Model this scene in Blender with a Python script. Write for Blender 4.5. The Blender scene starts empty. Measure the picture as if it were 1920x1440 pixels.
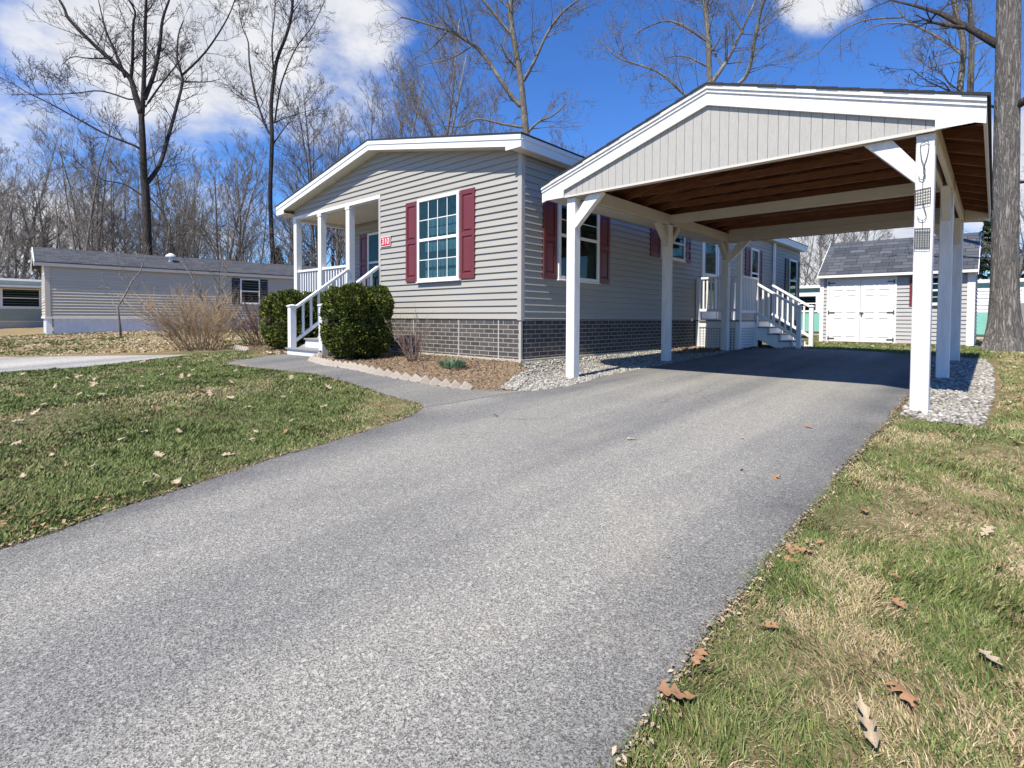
import bpy, bmesh, math, random
import numpy as np
from mathutils import Vector, Matrix
random.seed(7); RNG=np.random.default_rng(7)
SC=bpy.context.scene; COL=SC.collection
R=math.radians
# ---------------------------------------------------------------- camera
cd=bpy.data.cameras.new("camera"); cam=bpy.data.objects.new("camera",cd); COL.objects.link(cam); SC.camera=cam
_yaw,_pit,_rol=.7257,-.029,.005
_F=Vector((-math.sin(_yaw)*math.cos(_pit),math.cos(_yaw)*math.cos(_pit),math.sin(_pit)))
_R0=Vector((math.cos(_yaw),math.sin(_yaw),0)); _U0=_R0.cross(_F)
_Rt=_R0*math.cos(_rol)+_U0*math.sin(_rol); _Up=-_R0*math.sin(_rol)+_U0*math.cos(_rol)
CAM=Vector((5.204,-5.892,.644))
cam.matrix_world=Matrix(((_Rt.x,_Up.x,-_F.x,CAM.x),(_Rt.y,_Up.y,-_F.y,CAM.y),(_Rt.z,_Up.z,-_F.z,CAM.z),(0,0,0,1)))
cd.sensor_width=36; cd.sensor_fit='HORIZONTAL'; cd.lens=1003.37/1920*36
cd.shift_x=(960-974.36)/1920; cd.shift_y=(626.08-720)/1920
cd.clip_start=.05; cd.clip_end=2000
# ---------------------------------------------------------------- node helpers
class NT:
    def __init__(s,tree): s.t=tree; s.n=tree.nodes; s.l=tree.links
    def node(s,typ,ins=None,**kw):
        n=s.n.new(typ)
        for k,v in kw.items(): setattr(n,k,v)
        if ins:
            for k,v in ins.items():
                if hasattr(v,'is_linked') or isinstance(v,bpy.types.NodeSocket): s.l.new(v,n.inputs[k])
                else: n.inputs[k].default_value=v
        return n
    def mix(s,fac,a,b,typ='MIX'):
        n=s.n.new('ShaderNodeMix'); n.data_type='RGBA'; n.blend_type=typ
        for i,v in ((0,fac),(6,a),(7,b)):
            if isinstance(v,bpy.types.NodeSocket): s.l.new(v,n.inputs[i])
            else: n.inputs[i].default_value=(v if i==0 else (*v,1) if len(v)==3 else v)
        return n.outputs[2]
    def math(s,op,a,b=0.,c=0.,clamp=False):
        n=s.n.new('ShaderNodeMath'); n.operation=op; n.use_clamp=clamp
        for i,v in enumerate((a,b,c)):
            if isinstance(v,bpy.types.NodeSocket): s.l.new(v,n.inputs[i])
            else: n.inputs[i].default_value=v
        return n.outputs[0]
    def ramp(s,fac,stops):
        n=s.n.new('ShaderNodeValToRGB'); s.l.new(fac,n.inputs[0]); e=n.color_ramp.elements
        while len(e)<len(stops): e.new(.5)
        for k,(p,c) in zip(e,stops):
            k.position=p; k.color=(c,c,c,1) if not hasattr(c,'__len__') else (*c,1)
        return n.outputs[0]
    def noise(s,vec,scale,detail=3,rough=.55,dist=0.):
        n=s.node('ShaderNodeTexNoise',{'Scale':scale,'Detail':detail,'Roughness':rough,'Distortion':dist})
        if vec is not None: s.l.new(vec,n.inputs['Vector'])
        return n.outputs['Fac']
    def coord(s,kind='Object'): return s.n.new('ShaderNodeTexCoord').outputs[kind]
    def map(s,vec,scale=(1,1,1),rot=(0,0,0),loc=(0,0,0)):
        n=s.n.new('ShaderNodeMapping'); s.l.new(vec,n.inputs[0]); n.inputs['Location'].default_value=loc; n.inputs['Rotation'].default_value=rot; n.inputs['Scale'].default_value=scale
        return n.outputs[0]
# ---------------------------------------------------------------- world, sun, exposure
SUN=Vector((.05,-.704,1)).normalized()
W=bpy.data.worlds.new("World"); SC.world=W; W.use_nodes=True
w=NT(W.node_tree); w.n.clear()
sky=w.node('ShaderNodeTexSky',sky_type='NISHITA',sun_disc=False,sun_elevation=math.asin(SUN.z),sun_rotation=math.atan2(SUN.x,SUN.y),altitude=50,air_density=1.,dust_density=0.0,ozone_density=3.)
hsv=w.node('ShaderNodeHueSaturation',{'Saturation':1.12,'Value':1.0,'Color':sky.outputs[0]})
gen=w.coord('Generated')
sep=w.node('ShaderNodeSeparateXYZ',{0:gen})
zc=w.math('MAXIMUM',sep.outputs[2],.03)
# clouds as a flat layer seen in perspective: direction / height
cx=w.math('DIVIDE',sep.outputs[0],w.math('ADD',zc,.18)); cy=w.math('DIVIDE',sep.outputs[1],w.math('ADD',zc,.18))
cv=w.node('ShaderNodeCombineXYZ',{0:cx,1:cy,2:.37}).outputs[0]
pv=w.map(gen,(1.,1.,1.9)); n1=w.noise(w.map(pv,(1,1,1),loc=(2.3,.4,1.1)),4.2,9,.58,.25); n2=w.noise(w.map(pv,(1,1,1),loc=(3.1,7.2,1)),9.5,6,.6,.2)
def lobe(d,c0,c1):
    v=w.node('ShaderNodeVectorMath',operation='DOT_PRODUCT'); w.l.new(gen,v.inputs[0]); v.inputs[1].default_value=Vector(d).normalized()
    return w.node('ShaderNodeMapRange',{0:v.outputs['Value'],1:c0,2:c1,3:0.,4:1.},interpolation_type='SMOOTHSTEP').outputs[0]
def pixdir(u,v): return _F+_Rt*((u-974.36)/1003.37)-_Up*((v-626.08)/1003.37)
cov=w.math('ADD',0.,0.)
for (u,v,r,k) in ((200,70,130,.34),(330,40,190,.44),(430,130,110,.34),(540,30,190,.42),(650,120,110,.30),(20,320,130,.34),(60,430,150,.40),(230,350,110,.28),(330,330,120,.16),(400,410,120,.30),(500,380,60,.18),(1590,470,150,.44),(1930,340,110,.42),(1550,-40,75,.42)):
    ca=lambda q: math.cos(math.atan(q/1003.))
    cov=w.math('MAXIMUM',cov,w.math('MULTIPLY',lobe(pixdir(u,v),ca(r*1.35),ca(r*.35)),k))
den=w.math('ADD',w.math('MULTIPLY',n1,.72),w.math('MULTIPLY',n2,.28))
den=w.math('ADD',den,cov)
cm=w.node('ShaderNodeMapRange',{0:den,1:.66,2:.93,3:0.,4:.95},interpolation_type='SMOOTHSTEP').outputs[0]
shade=w.ramp(n2,[(.3,(5.2,5.5,6.2)),(.6,(7.4,7.45,7.6))])
grade=w.mix(1.,hsv.outputs[0],(.70,1.03,1.55),'MULTIPLY')
skyc=w.mix(cm,grade,shade)
bg=w.node('ShaderNodeBackground',{'Color':skyc,'Strength':.082})
wo=w.node('ShaderNodeOutputWorld'); w.l.new(bg.outputs[0],wo.inputs[0])
sd=bpy.data.lights.new("sun",'SUN'); sd.energy=5.0; sd.angle=R(.5); sd.color=(1,.94,.82)
so=bpy.data.objects.new("sun",sd); COL.objects.link(so); so.location=(0,-10,30); so.rotation_euler=(-SUN).to_track_quat('-Z','Y').to_euler()
vs=SC.view_settings; vs.view_transform='Standard'; vs.look='None'; vs.exposure=.58; vs.gamma=1
try: SC.cycles.max_bounces=8; SC.cycles.transparent_max_bounces=12; SC.cycles.sample_clamp_indirect=6
except Exception: pass
# ---------------------------------------------------------------- materials
MATS={}
def newmat(name):
    m=bpy.data.materials.new(name); m.use_nodes=True; t=NT(m.node_tree); b=t.n['Principled BSDF']; MATS[name]=m
    return m,t,b
def setp(t,b,**kw):
    for k,v in kw.items():
        k={'col':'Base Color','rough':'Roughness','spec':'Specular IOR Level','metal':'Metallic','nrm':'Normal'}.get(k,k)
        if isinstance(v,bpy.types.NodeSocket): t.l.new(v,b.inputs[k])
        else: b.inputs[k].default_value=(*v,1) if hasattr(v,'__len__') and len(v)==3 else v
def bump(t,h,strength,dist):
    return t.node('ShaderNodeBump',{'Height':h,'Strength':strength,'Distance':dist}).outputs[0]
def simple(name,c,rough=.6,var=.12,scale=6.,bs=0.,bscale=60.,spec=.4,c2=None,stretch=(1,1,1)):
    m,t,b=newmat(name); co=t.map(t.coord(),stretch)
    n=t.noise(co,scale,5,.6)
    c2=c2 or tuple(x*(1-var*2) for x in c)
    k=t.mix(t.ramp(n,[(.3,0.),(.7,1.)]),c2,c)
    setp(t,b,col=k,rough=rough,spec=spec)
    if bs: setp(t,b,nrm=bump(t,t.noise(co,bscale,4,.6),bs,.01))
    return m
siding=simple('siding_vinyl',(.375,.357,.318),.55,.05,2.,.06,150,.35,stretch=(.4,.4,6))
trimtaupe=simple('trim_taupe',(.44,.41,.375),.5,.04)
white=simple('white_trim',(.80,.80,.785),.45,.03,3.)
whitewood=simple('white_painted_wood',(.81,.80,.78),.65,.10,5.,.6,22,.25,c2=(.66,.645,.61),stretch=(4,4,.6))
soffit=simple('soffit',(.62,.58,.50),.6,.04)
gable_m=simple('gable_board',(.455,.438,.402),.75,.06,9.,.5,40,.2,stretch=(6,6,1))
beam_m=simple('beam_paint',(.62,.59,.53),.65,.05,5.,.2,40,.3)
shutter_red=simple('shutter_burgundy',(.165,.030,.033),.4,.08,3.,.1,120,.5)
black_m=simple('black_shutter',(.02,.022,.03),.5,.1)
deckgrey=simple('deck_grey',(.26,.255,.255),.7,.1,8.,.3,60)
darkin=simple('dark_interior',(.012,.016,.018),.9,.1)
stain=simple('stained_plywood',(.125,.043,.018),.7,.2,3.,.2,30,.3,c2=(.05,.017,.008),stretch=(.6,4,1))
rafter_m=simple('stained_rafter',(.24,.10,.048),.7,.2,5.,.2,30,.3,stretch=(1,4,4))
curtain_m=simple('window_curtain',(.36,.45,.38),.8,.2,14.)
blind_m=simple('window_shade',(.85,.93,.86),.7,.1,8.)
concrete=simple('concrete',(.52,.47,.39),.85,.1,7.,.3,80,.2)
metal_d=simple('dark_metal',(.09,.09,.09),.45,.2,30.)
sign_red=simple('sign_red',(.52,.025,.04),.4,.04); sign_white=simple('sign_white',(.85,.82,.8),.4,.02)
nsid=simple('neighbour_siding',(.56,.51,.41),.6,.07,1.5,.06,80,.3,stretch=(.4,.4,8))
green_w=simple('sage_siding',(.30,.35,.30),.6,.08); turq=simple('turquoise_band',(.22,.52,.44),.6,.06)
skirt_m=simple('skirting_white',(.78,.78,.78),.5,.06)
shedsid=simple('shed_siding',(.43,.42,.415),.55,.05,2.,.06,120,.3)
edge_m=simple('edging_concrete',(.46,.40,.33),.9,.12,14.,.5,90,.15)
def glass(name,tint=(.06,.10,.10),refl=.5):
    m,t,b=newmat(name); o=t.n['Material Output']
    tr=t.node('ShaderNodeBsdfTransparent',{'Color':(.74,.86,.81,1)}); gl=t.node('ShaderNodeBsdfGlossy',{'Color':(.62,.80,.70,1),'Roughness':.02})
    fr=t.node('ShaderNodeFresnel',{'IOR':1.55}); f=t.math('ADD',t.math('MULTIPLY',fr.outputs[0],1.0),.0,clamp=True)
    mx=t.node('ShaderNodeMixShader'); t.l.new(f,mx.inputs[0]); t.l.new(tr.outputs[0],mx.inputs[1]); t.l.new(gl.outputs[0],mx.inputs[2]); t.l.new(mx.outputs[0],o.inputs[0])
    return m
glass_m=glass('window_glass')
def brickmat(name,axis):
    m,t,b=newmat(name); co=t.coord()
    sp=t.node('ShaderNodeSeparateXYZ',{0:co}); uv=t.node('ShaderNodeCombineXYZ',{0:sp.outputs[axis],1:sp.outputs[2]}).outputs[0]
    br=t.node('ShaderNodeTexBrick',{'Vector':uv,'Scale':1.,'Color1':(.04,.037,.035,1),'Color2':(.095,.083,.075,1),'Mortar':(.36,.345,.32,1),'Mortar Size':.0062,'Mortar Smooth':.15,'Bias':-.1,'Brick Width':.205,'Row Height':.0685})
    k=t.mix(t.ramp(t.noise(co,45,4,.7),[(.35,0.),(.7,.45)]),br.outputs[0],(.16,.145,.13))
    k=t.mix(br.outputs[1],k,br.outputs[0])
    h=t.math('SUBTRACT',t.math('MULTIPLY',t.noise(co,70,3),.35),t.math('MULTIPLY',br.outputs[1],1.))
    setp(t,b,col=k,rough=.85,spec=.2,nrm=bump(t,h,.9,.008)); return m
brick_x=brickmat('brick_front',0); brick_y=brickmat('brick_side',1)
def shingle(name,ax,c1,c2,row=.125,wd=.22):
    m,t,b=newmat(name); co=t.coord(); sp=t.node('ShaderNodeSeparateXYZ',{0:co})
    along=sp.outputs[ax]; up=t.math('MULTIPLY',sp.outputs[2],1.15)
    uv=t.node('ShaderNodeCombineXYZ',{0:along,1:up}).outputs[0]
    br=t.node('ShaderNodeTexBrick',{'Vector':uv,'Scale':1.,'Color1':(*c1,1),'Color2':(*c2,1),'Mortar':(c1[0]*.35,c1[1]*.35,c1[2]*.35,1),'Mortar Size':.006,'Mortar Smooth':.3,'Bias':-.1,'Brick Width':wd,'Row Height':row})
    br.offset=.37; br.squash=1.3; br.squash_frequency=3
    k=t.mix(.5,br.outputs[0],t.mix(t.noise(co,160,2),(.02,.02,.022),(.30,.31,.34)),'OVERLAY')
    setp(t,b,col=k,rough=.9,spec=.15,nrm=bump(t,t.math('SUBTRACT',t.noise(co,120,2),br.outputs[1]),.6,.01)); return m
shed_roof=shingle('shed_shingles',0,(.085,.092,.11),(.17,.18,.20),.14*.8,.30)
nbr_roof=shingle('neighbour_shingles',1,(.095,.10,.115),(.17,.175,.19),.05,.3)
dark_roof=simple('dark_shingle_edge',(.035,.036,.04),.9,.25,40.)
def barkmat(name,c1,c2,sc=7.,bs=1.,lich=0.):
    m,t,b=newmat(name); co=t.map(t.coord(),(1,1,.13))
    n=t.noise(co,sc*2.6,5,.6,.5); f=t.noise(t.map(t.coord(),(1,1,.4)),sc*9,4,.7)
    rd=t.math('MULTIPLY',t.math('ABSOLUTE',t.math('SUBTRACT',n,.5)),5.,clamp=True)
    h=t.math('ADD',t.math('MULTIPLY',rd,.65),t.math('MULTIPLY',f,.45))
    k=t.mix(t.ramp(h,[(.18,0.),(.72,1.)]),c1,c2)
    k=t.mix(t.ramp(t.noise(t.coord(),2.3,4,.6),[(.4,0.),(.7,.35)]),k,tuple(x*.6 for x in c2))
    if lich: k=t.mix(t.ramp(t.noise(t.coord(),1.7,5,.6),[(.5,0.),(.66,lich)]),k,(.40,.43,.34))
    setp(t,b,col=k,rough=.95,spec=.1,nrm=bump(t,h,bs,.03)); return m
bark_dark=barkmat('bark_dark',(.028,.023,.021),(.115,.098,.088))
bark_grey=barkmat('bark_grey',(.09,.078,.066),(.30,.265,.225),lich=.45)
bark_oak=barkmat('bark_oak',(.055,.050,.045),(.36,.33,.30),7.5,1.)
bark_wood=barkmat('bark_woodland',(.10,.086,.077),(.32,.285,.255),5,.4,.2)
twig_tan=simple('twig_tan',(.46,.335,.21),.9,.2,12.); twig_red=simple('twig_reddish',(.20,.115,.09),.9,.2,12.)
def leafy(name,stops,sc=9.):
    m,t,b=newmat(name); g=t.node('ShaderNodeNewGeometry'); k=t.ramp(g.outputs['Random Per Island'],stops)
    k=t.mix(t.ramp(t.noise(t.coord(),sc,3),[(.35,0.),(.7,.45)]),k,stops[0][1])
    setp(t,b,col=k,rough=.65,spec=.25); return m
shrub_m=leafy('evergreen_foliage',[(0,(.018,.034,.008)),(.4,(.06,.088,.014)),(.75,(.135,.155,.02)),(1,(.25,.24,.045))],4.)
pine_m=leafy('pine_foliage',[(0,(.010,.022,.012)),(1,(.045,.07,.03))],3.)
grass_m=leafy('grass_blades',[(0,(.055,.088,.020)),(.4,(.115,.160,.040)),(.72,(.185,.22,.066)),(1,(.31,.30,.13))],1.2)
straw_m=leafy('dry_grass_blades',[(0,(.26,.20,.10)),(.6,(.42,.335,.19)),(1,(.56,.47,.30))],3.)
tuft_m=leafy('blue_green_leaves',[(0,(.06,.13,.06)),(1,(.22,.34,.20))])
leaf_tan=leafy('oak_leaf_pale',[(0,(.28,.21,.13)),(.5,(.42,.33,.22)),(1,(.56,.47,.34))],25.)
leaf_br=leafy('oak_leaf_brown',[(0,(.17,.085,.045)),(.5,(.33,.175,.09)),(1,(.44,.28,.16))],25.)
leaf_dk=leafy('oak_leaf_dark',[(0,(.035,.025,.02)),(1,(.10,.07,.05))],25.)
chip_m=leafy('mulch_chips',[(0,(.10,.068,.042)),(.5,(.27,.19,.125)),(1,(.44,.35,.24))],20.)
stone_m=leafy('gravel_stones',[(0,(.13,.118,.10)),(.3,(.28,.26,.225)),(.75,(.40,.378,.34)),(1,(.56,.535,.49))],30.)
brush_m=leafy('brush',[(0,(.10,.075,.06)),(1,(.24,.18,.14))],1.)
def groundmat():
    m,t,b=newmat('lawn_soil'); co=t.coord()
    n=t.noise(co,1.1,6,.62,.3); f=t.noise(co,38,5,.7); ff=t.noise(t.map(co,(1,1,1),rot=(0,0,.6)),140,3,.7)
    straw=t.mix(t.ramp(ff,[(.35,0.),(.65,1.)]),(.12,.085,.048),(.40,.315,.19))
    gr=t.mix(f,(.035,.06,.018),(.12,.15,.05))
    k=t.mix(t.ramp(t.math('ADD',n,t.math('MULTIPLY',t.math('SUBTRACT',f,.5),.5)),[(.36,0.),(.56,.8)]),straw,gr)
    sp=t.node('ShaderNodeSeparateXYZ',{0:co})
    far=t.node('ShaderNodeMapRange',{0:t.math('ADD',sp.outputs[0],t.math('MULTIPLY',n,1.2)),1:-6.,2:-7.5,3:0.,4:1.}).outputs[0]
    dry=t.mix(t.ramp(t.noise(co,14,6,.75),[(.36,0.),(.64,1.)]),(.15,.10,.05),(.44,.335,.195))
    dry=t.mix(t.ramp(n,[(.52,0.),(.68,.55)]),dry,(.13,.15,.05))
    rgt=t.node('ShaderNodeMapRange',{0:t.math('ADD',sp.outputs[0],t.math('MULTIPLY',n,1.0)),1:4.9,2:5.6,3:0.,4:.75}).outputs[0]
    k=t.mix(t.math('MAXIMUM',far,rgt),k,dry)
    setp(t,b,col=k,rough=.95,spec=.1,nrm=bump(t,t.math('ADD',f,ff),.7,.03)); return m
ground_m=groundmat()
def asphalt(name,light=1.):
    m,t,b=newmat(name); co=t.coord()
    v=t.node('ShaderNodeTexVoronoi',{'Vector':co,'Scale':260.,'Randomness':1.}); f=t.noise(co,420,3,.8)
    vr=t.node('ShaderNodeSeparateColor',{0:v.outputs['Color']}).outputs[0]; v2=t.node('ShaderNodeTexVoronoi',{'Vector':co,'Scale':120.}); vr2=t.node('ShaderNodeSeparateColor',{0:v2.outputs['Color']}).outputs[0]
    agg=t.math('ADD',t.math('MULTIPLY',vr,.55),t.math('MULTIPLY',f,.55))
    k=t.mix(t.ramp(agg,[(.24,0.),(.86,1.)]),(.078*light,.077*light,.076*light),(.48*light,.468*light,.446*light))
    k=t.mix(t.ramp(vr2,[(.93,0.),(.95,.55)]),k,(.62*light,.59*light,.54*light))           # single pale stones
    big=t.noise(t.map(co,(1.5,.10,1)),1.,3,.5,.15); med=t.noise(co,.7,6,.62)
    wear=t.math('ADD',t.math('MULTIPLY',big,.7),t.math('MULTIPLY',med,.3))
    k=t.mix(1.,k,t.mix(t.ramp(wear,[(.37,0.),(.62,1.)]),(.66,.67,.70),(1.14,1.12,1.05)),'MULTIPLY')
    k=t.mix(t.ramp(t.noise(co,.9,6,.7,.6),[(.56,0.),(.75,.16)]),k,(.46,.38,.27))
    e=t.node('ShaderNodeAttribute',attribute_name='edge').outputs['Fac']
    k=t.mix(t.math('MULTIPLY',e,t.ramp(t.noise(co,2.5,5,.65),[(.3,.35),(.7,1.)])),k,t.mix(1.,k,(.50,.51,.54),'MULTIPLY'))
    cr=t.node('ShaderNodeTexVoronoi',{'Vector':t.node('ShaderNodeVectorMath',{0:t.map(co,(.33,.21,1)),1:t.mix(.88,t.node('ShaderNodeTexNoise',{'Vector':co,'Scale':2.2,'Detail':6.}).outputs['Color'],(0,0,0))},operation='ADD').outputs[0],'Scale':1.},feature='DISTANCE_TO_EDGE').outputs['Distance']
    ck=t.math('MULTIPLY',t.ramp(cr,[(.0,1.),(.0042,0.)]),t.ramp(t.noise(co,.55,2),[(.52,0.),(.60,.32)]))
    k=t.mix(ck,k,(.02,.02,.02))
    setp(t,b,col=k,rough=.9,spec=.2,nrm=bump(t,t.math('ADD',v.outputs['Distance'],f),.5,.005)); return m
asph=asphalt('asphalt',.83); asph2=asphalt('asphalt_walk',.70)
mulch_g=simple('mulch_ground',(.29,.215,.145),.95,.25,22.,.8,90,.1,c2=(.14,.10,.065))
def gravelmat():
    m,t,b=newmat('gravel_bed'); co=t.coord(); v=t.node('ShaderNodeTexVoronoi',{'Vector':co,'Scale':34.})
    c=t.node('ShaderNodeSeparateColor',{0:v.outputs['Color']}).outputs[0]
    k=t.mix(t.ramp(v.outputs['Distance'],[(.25,1.),(.62,.15)]),(.10,.09,.08),t.mix(c,(.26,.24,.21),(.48,.455,.415)))
    setp(t,b,col=k,rough=.9,spec=.2,nrm=bump(t,v.outputs['Distance'],-1.,.02)); return m
gravel_g=gravelmat()
# ---------------------------------------------------------------- mesh helpers
class MB:
    def __init__(s): s.v=[]; s.f=[]
    def add(s,vs,fs):
        k=len(s.v); s.v+= [tuple(p) for p in vs]; s.f+=[tuple(i+k for i in q) for q in fs]; return s
    def box(s,x0,x1,y0,y1,z0,z1):
        return s.add([(x0,y0,z0),(x1,y0,z0),(x1,y1,z0),(x0,y1,z0),(x0,y0,z1),(x1,y0,z1),(x1,y1,z1),(x0,y1,z1)],
            [(0,3,2,1),(4,5,6,7),(0,1,5,4),(1,2,6,5),(2,3,7,6),(3,0,4,7)])
    def quad(s,a,b,c,d): return s.add([a,b,c,d],[(0,1,2,3)])
    def prism(s,poly,off):
        n=len(poly); o=Vector(off); a=[Vector(p) for p in poly]; b=[p+o for p in a]
        return s.add(a+b,[tuple(range(n))[::-1],tuple(range(n,2*n))]+[(i,(i+1)%n,(i+1)%n+n,i+n) for i in range(n)])
    def beam(s,p,q,w,h,up=(0,0,1)):          # square-cut bar from p to q
        p=Vector(p);q=Vector(q);d=(q-p).normalized();r=d.cross(Vector(up)).normalized();u=r.cross(d)
        c=[r*(-w/2)+u*(-h/2),r*(w/2)+u*(-h/2),r*(w/2)+u*(h/2),r*(-w/2)+u*(h/2)]
        return s.add([p+k for k in c]+[q+k for k in c],[(0,1,2,3),(7,6,5,4),(0,4,5,1),(1,5,6,2),(2,6,7,3),(3,7,4,0)])
    def tube(s,pts,rad,n=6,cap=True):
        pts=[Vector(p) for p in pts]; k0=len(s.v); m=len(pts)
        ref=Vector((.3,.5,.8)) if abs((pts[-1]-pts[0]).normalized().z)<.8 else Vector((1,.2,.1))
        for i,p in enumerate(pts):
            d=(pts[min(i+1,m-1)]-pts[max(i-1,0)]).normalized(); a=d.cross(ref).normalized(); b=d.cross(a)
            r=rad[i] if hasattr(rad,'__len__') else rad
            for j in range(n):
                t=2*math.pi*j/n; s.v.append(tuple(p+a*(r*math.cos(t))+b*(r*math.sin(t))))
        for i in range(m-1):
            for j in range(n):
                A=k0+i*n+j;B=k0+i*n+(j+1)%n; s.f.append((A,B,B+n,A+n))
        if cap: s.f.append(tuple(range(k0+n*(m-1),k0+n*m))); s.f.append(tuple(range(k0,k0+n))[::-1])
        return s
    def build(s,name,mat,parent=None,smooth=False,bev=0.,kind=None,label=None):
        org=Vector((0,0,0)); p=parent
        while p is not None: org=org+p.location; p=p.parent
        me=bpy.data.meshes.new(name); me.from_pydata([(a-org.x,b-org.y,c-org.z) for a,b,c in s.v],[],s.f); me.update()
        if bev:
            bm=bmesh.new(); bm.from_mesh(me); bmesh.ops.recalc_face_normals(bm,faces=bm.faces)
            bmesh.ops.bevel(bm,geom=[e for e in bm.edges if len(e.link_faces)==2 and e.calc_face_angle(0)>.6],offset=bev,segments=1,affect='EDGES',clamp_overlap=True); bm.to_mesh(me); bm.free()
        if mat: me.materials.append(mat)
        if smooth: me.polygons.foreach_set('use_smooth',[True]*len(me.polygons))
        o=bpy.data.objects.new(name,me); COL.objects.link(o); o.parent=parent
        if kind: o['kind']=kind
        if label: o['label']=label
        return o
def tag(o,label,cat,group=None):
    o['label']=label; o['category']=cat
    if group: o['group']=group
    return o
def thing(name,label,cat,loc,group=None):
    o=bpy.data.objects.new(name,None); COL.objects.link(o); o.location=loc; o.empty_display_size=.2
    return tag(o,label,cat,group)
def npmesh(name,V,Fq,mat,parent=None,smooth=False,kind=None,nv=4):
    me=bpy.data.meshes.new(name); V=np.asarray(V,np.float32); Fq=np.asarray(Fq,np.int32)
    me.vertices.add(len(V)); me.vertices.foreach_set('co',V.ravel()); n=Fq.shape[1]
    me.loops.add(Fq.size); me.loops.foreach_set('vertex_index',Fq.ravel())
    me.polygons.add(len(Fq)); me.polygons.foreach_set('loop_start',np.arange(0,Fq.size,n,dtype=np.int32)); me.polygons.foreach_set('loop_total',np.full(len(Fq),n,np.int32))
    if smooth: me.polygons.foreach_set('use_smooth',np.ones(len(Fq),bool))
    me.update(calc_edges=True); me.validate()
    if mat: me.materials.append(mat)
    o=bpy.data.objects.new(name,me); COL.objects.link(o); o.parent=parent
    if kind: o['kind']=kind
    return o
# ---------------------------------------------------------------- terrain
def sst(a,b,t):
    t=np.clip((t-a)/(b-a),0,1); return t*t*(3-2*t)
def G(X,Y):
    X=np.asarray(X,float);Y=np.asarray(Y,float)
    yard=np.where(Y<-.1,.045*np.minimum(np.maximum(Y,-12)+.1,0),0.)
    dr=-.185+np.where(Y<0,.036*np.maximum(Y,-12),.025*np.minimum(Y,7.))
    t=np.clip(-Y/2.,0,1); a=-1.4*t; wq=sst(0,1,(X-a)/(.5-a))
    return yard*(1-wq)+dr*wq
def g(x,y): return float(G(x,y))
def inpoly(X,Y,P):
    ins=np.zeros(X.shape,bool); n=len(P)
    for i in range(n):
        x1,y1=P[i];x2,y2=P[(i+1)%n]
        c=((y1>Y)!=(y2>Y)); ins^= c&(X<(x2-x1)*(Y-y1)/((y2-y1) if y2!=y1 else 1e-9)+x1)
    return ins
def smoothpoly(pts,n=6):     # Catmull-Rom through the points
    out=[]
    for i in range(len(pts)-1):
        p0=pts[max(i-1,0)];p1=pts[i];p2=pts[i+1];p3=pts[min(i+2,len(pts)-1)]
        for k in range(n):
            t=k/n; out.append(tuple(.5*(2*p1[j]+(p2[j]-p0[j])*t+(2*p0[j]-5*p1[j]+4*p2[j]-p3[j])*t*t+(3*p1[j]-p0[j]-3*p2[j]+p3[j])*t**3) for j in(0,1)))
    return out+[pts[-1]]
def wob(P,a=.02,f=3.):
    return [(x+a*math.sin(f*y*1.7+x*2.1)+a*.6*math.sin(f*4.3*y+1+x),y+a*math.sin(f*x*1.9+y)+a*.6*math.sin(f*5.1*x)) for x,y in P]
DL=wob(smoothpoly([(2.3,-14),(2.2,-9),(2.08,-6.6),(1.97,-5.67),(1.79,-5.19),(1.68,-4.74),(1.5,-4.25),(1.39,-3.69),(1.27,-3.22),(1.14,-2.88),(1.0,-2.66),(.86,-2.5)]),.012)
WL=wob(smoothpoly([(.86,-2.5),(.62,-2.38),(.35,-2.34),(-.19,-2.37),(-.81,-2.43),(-1.77,-2.5),(-2.83,-2.6),(-3.6,-2.66),(-3.97,-2.61),(-4.25,-2.35),(-4.4,-2.05)]),.012)
WU=wob(smoothpoly([(-4.75,-1.36),(-3.45,-1.36),(-3.,-1.72),(-1.93,-1.92),(-.82,-1.93),(-.09,-1.68),(.4,-1.5),(.84,-1.29),(1.1,-1.08)]),.012)
IL=wob(smoothpoly([(1.1,-1.08),(1.24,-.8),(1.25,-.5),(1.19,.1),(1.13,.5),(1.08,1.7),(1.07,3),(1.05,4.5),(1.05,6.3),(1.5,6.85),(2.2,7.35)]),.012)
BACK=smoothpoly([(2.2,7.35),(2.8,7.4),(3.37,7.17),(3.8,6.75),(4.1,6.2),(4.4,5.4),(4.52,4.6)])
DR=wob([(4.55+.055*float(sst(0,1,(-3.7-y)/1.5)),y) for y in np.linspace(4.4,-14,150)],.009,1.4)
DRIVE=DL+[(.95,-2.2),(1.0,-1.5)]+IL[0:]+BACK[1:]+DR
WALK=WL+WU[0:]+[(1.0,-1.5),(.95,-2.2)]
NDRIVE=smoothpoly([(-6.6,-2.25),(-6.65,-2.5),(-7.96,-3.4),(-9.2,-4.3),(-14,-7.5),(-22,-12)],4)+[(-22,-14),(-7.2,-14)]+smoothpoly([(-7.0,-9),(-6.1,-5.06),(-5.72,-4.17),(-6.1,-3.2),(-6.6,-2.25)],4)[:-1]
GRAV_L=[(.02,-.02),(.02,6.05),(1.0,6.05)]+IL[::-1][8:]+[(1.02,-1.12),(.9,-1.2),(.72,-.78),(.5,-.38),(.22,-.12)]
GRAV_R=[(4.60,-.18),(4.83,-.33),(5.16,-.24),(5.22,1.7),(5.2,4.8),(5.1,6.3),(4.5,6.5),(4.15,6.3)]+BACK[::-1][2:14]+[(4.56,3.6),(4.57,1.)]
BED=[(-3.2,-.03),(.0,-.03),(.22,-.12),(.5,-.38),(.72,-.78),(.9,-1.2)]+WU[::-1][4:-7]+[(-3.42,-1.3),(-3.4,-.03)]
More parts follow.
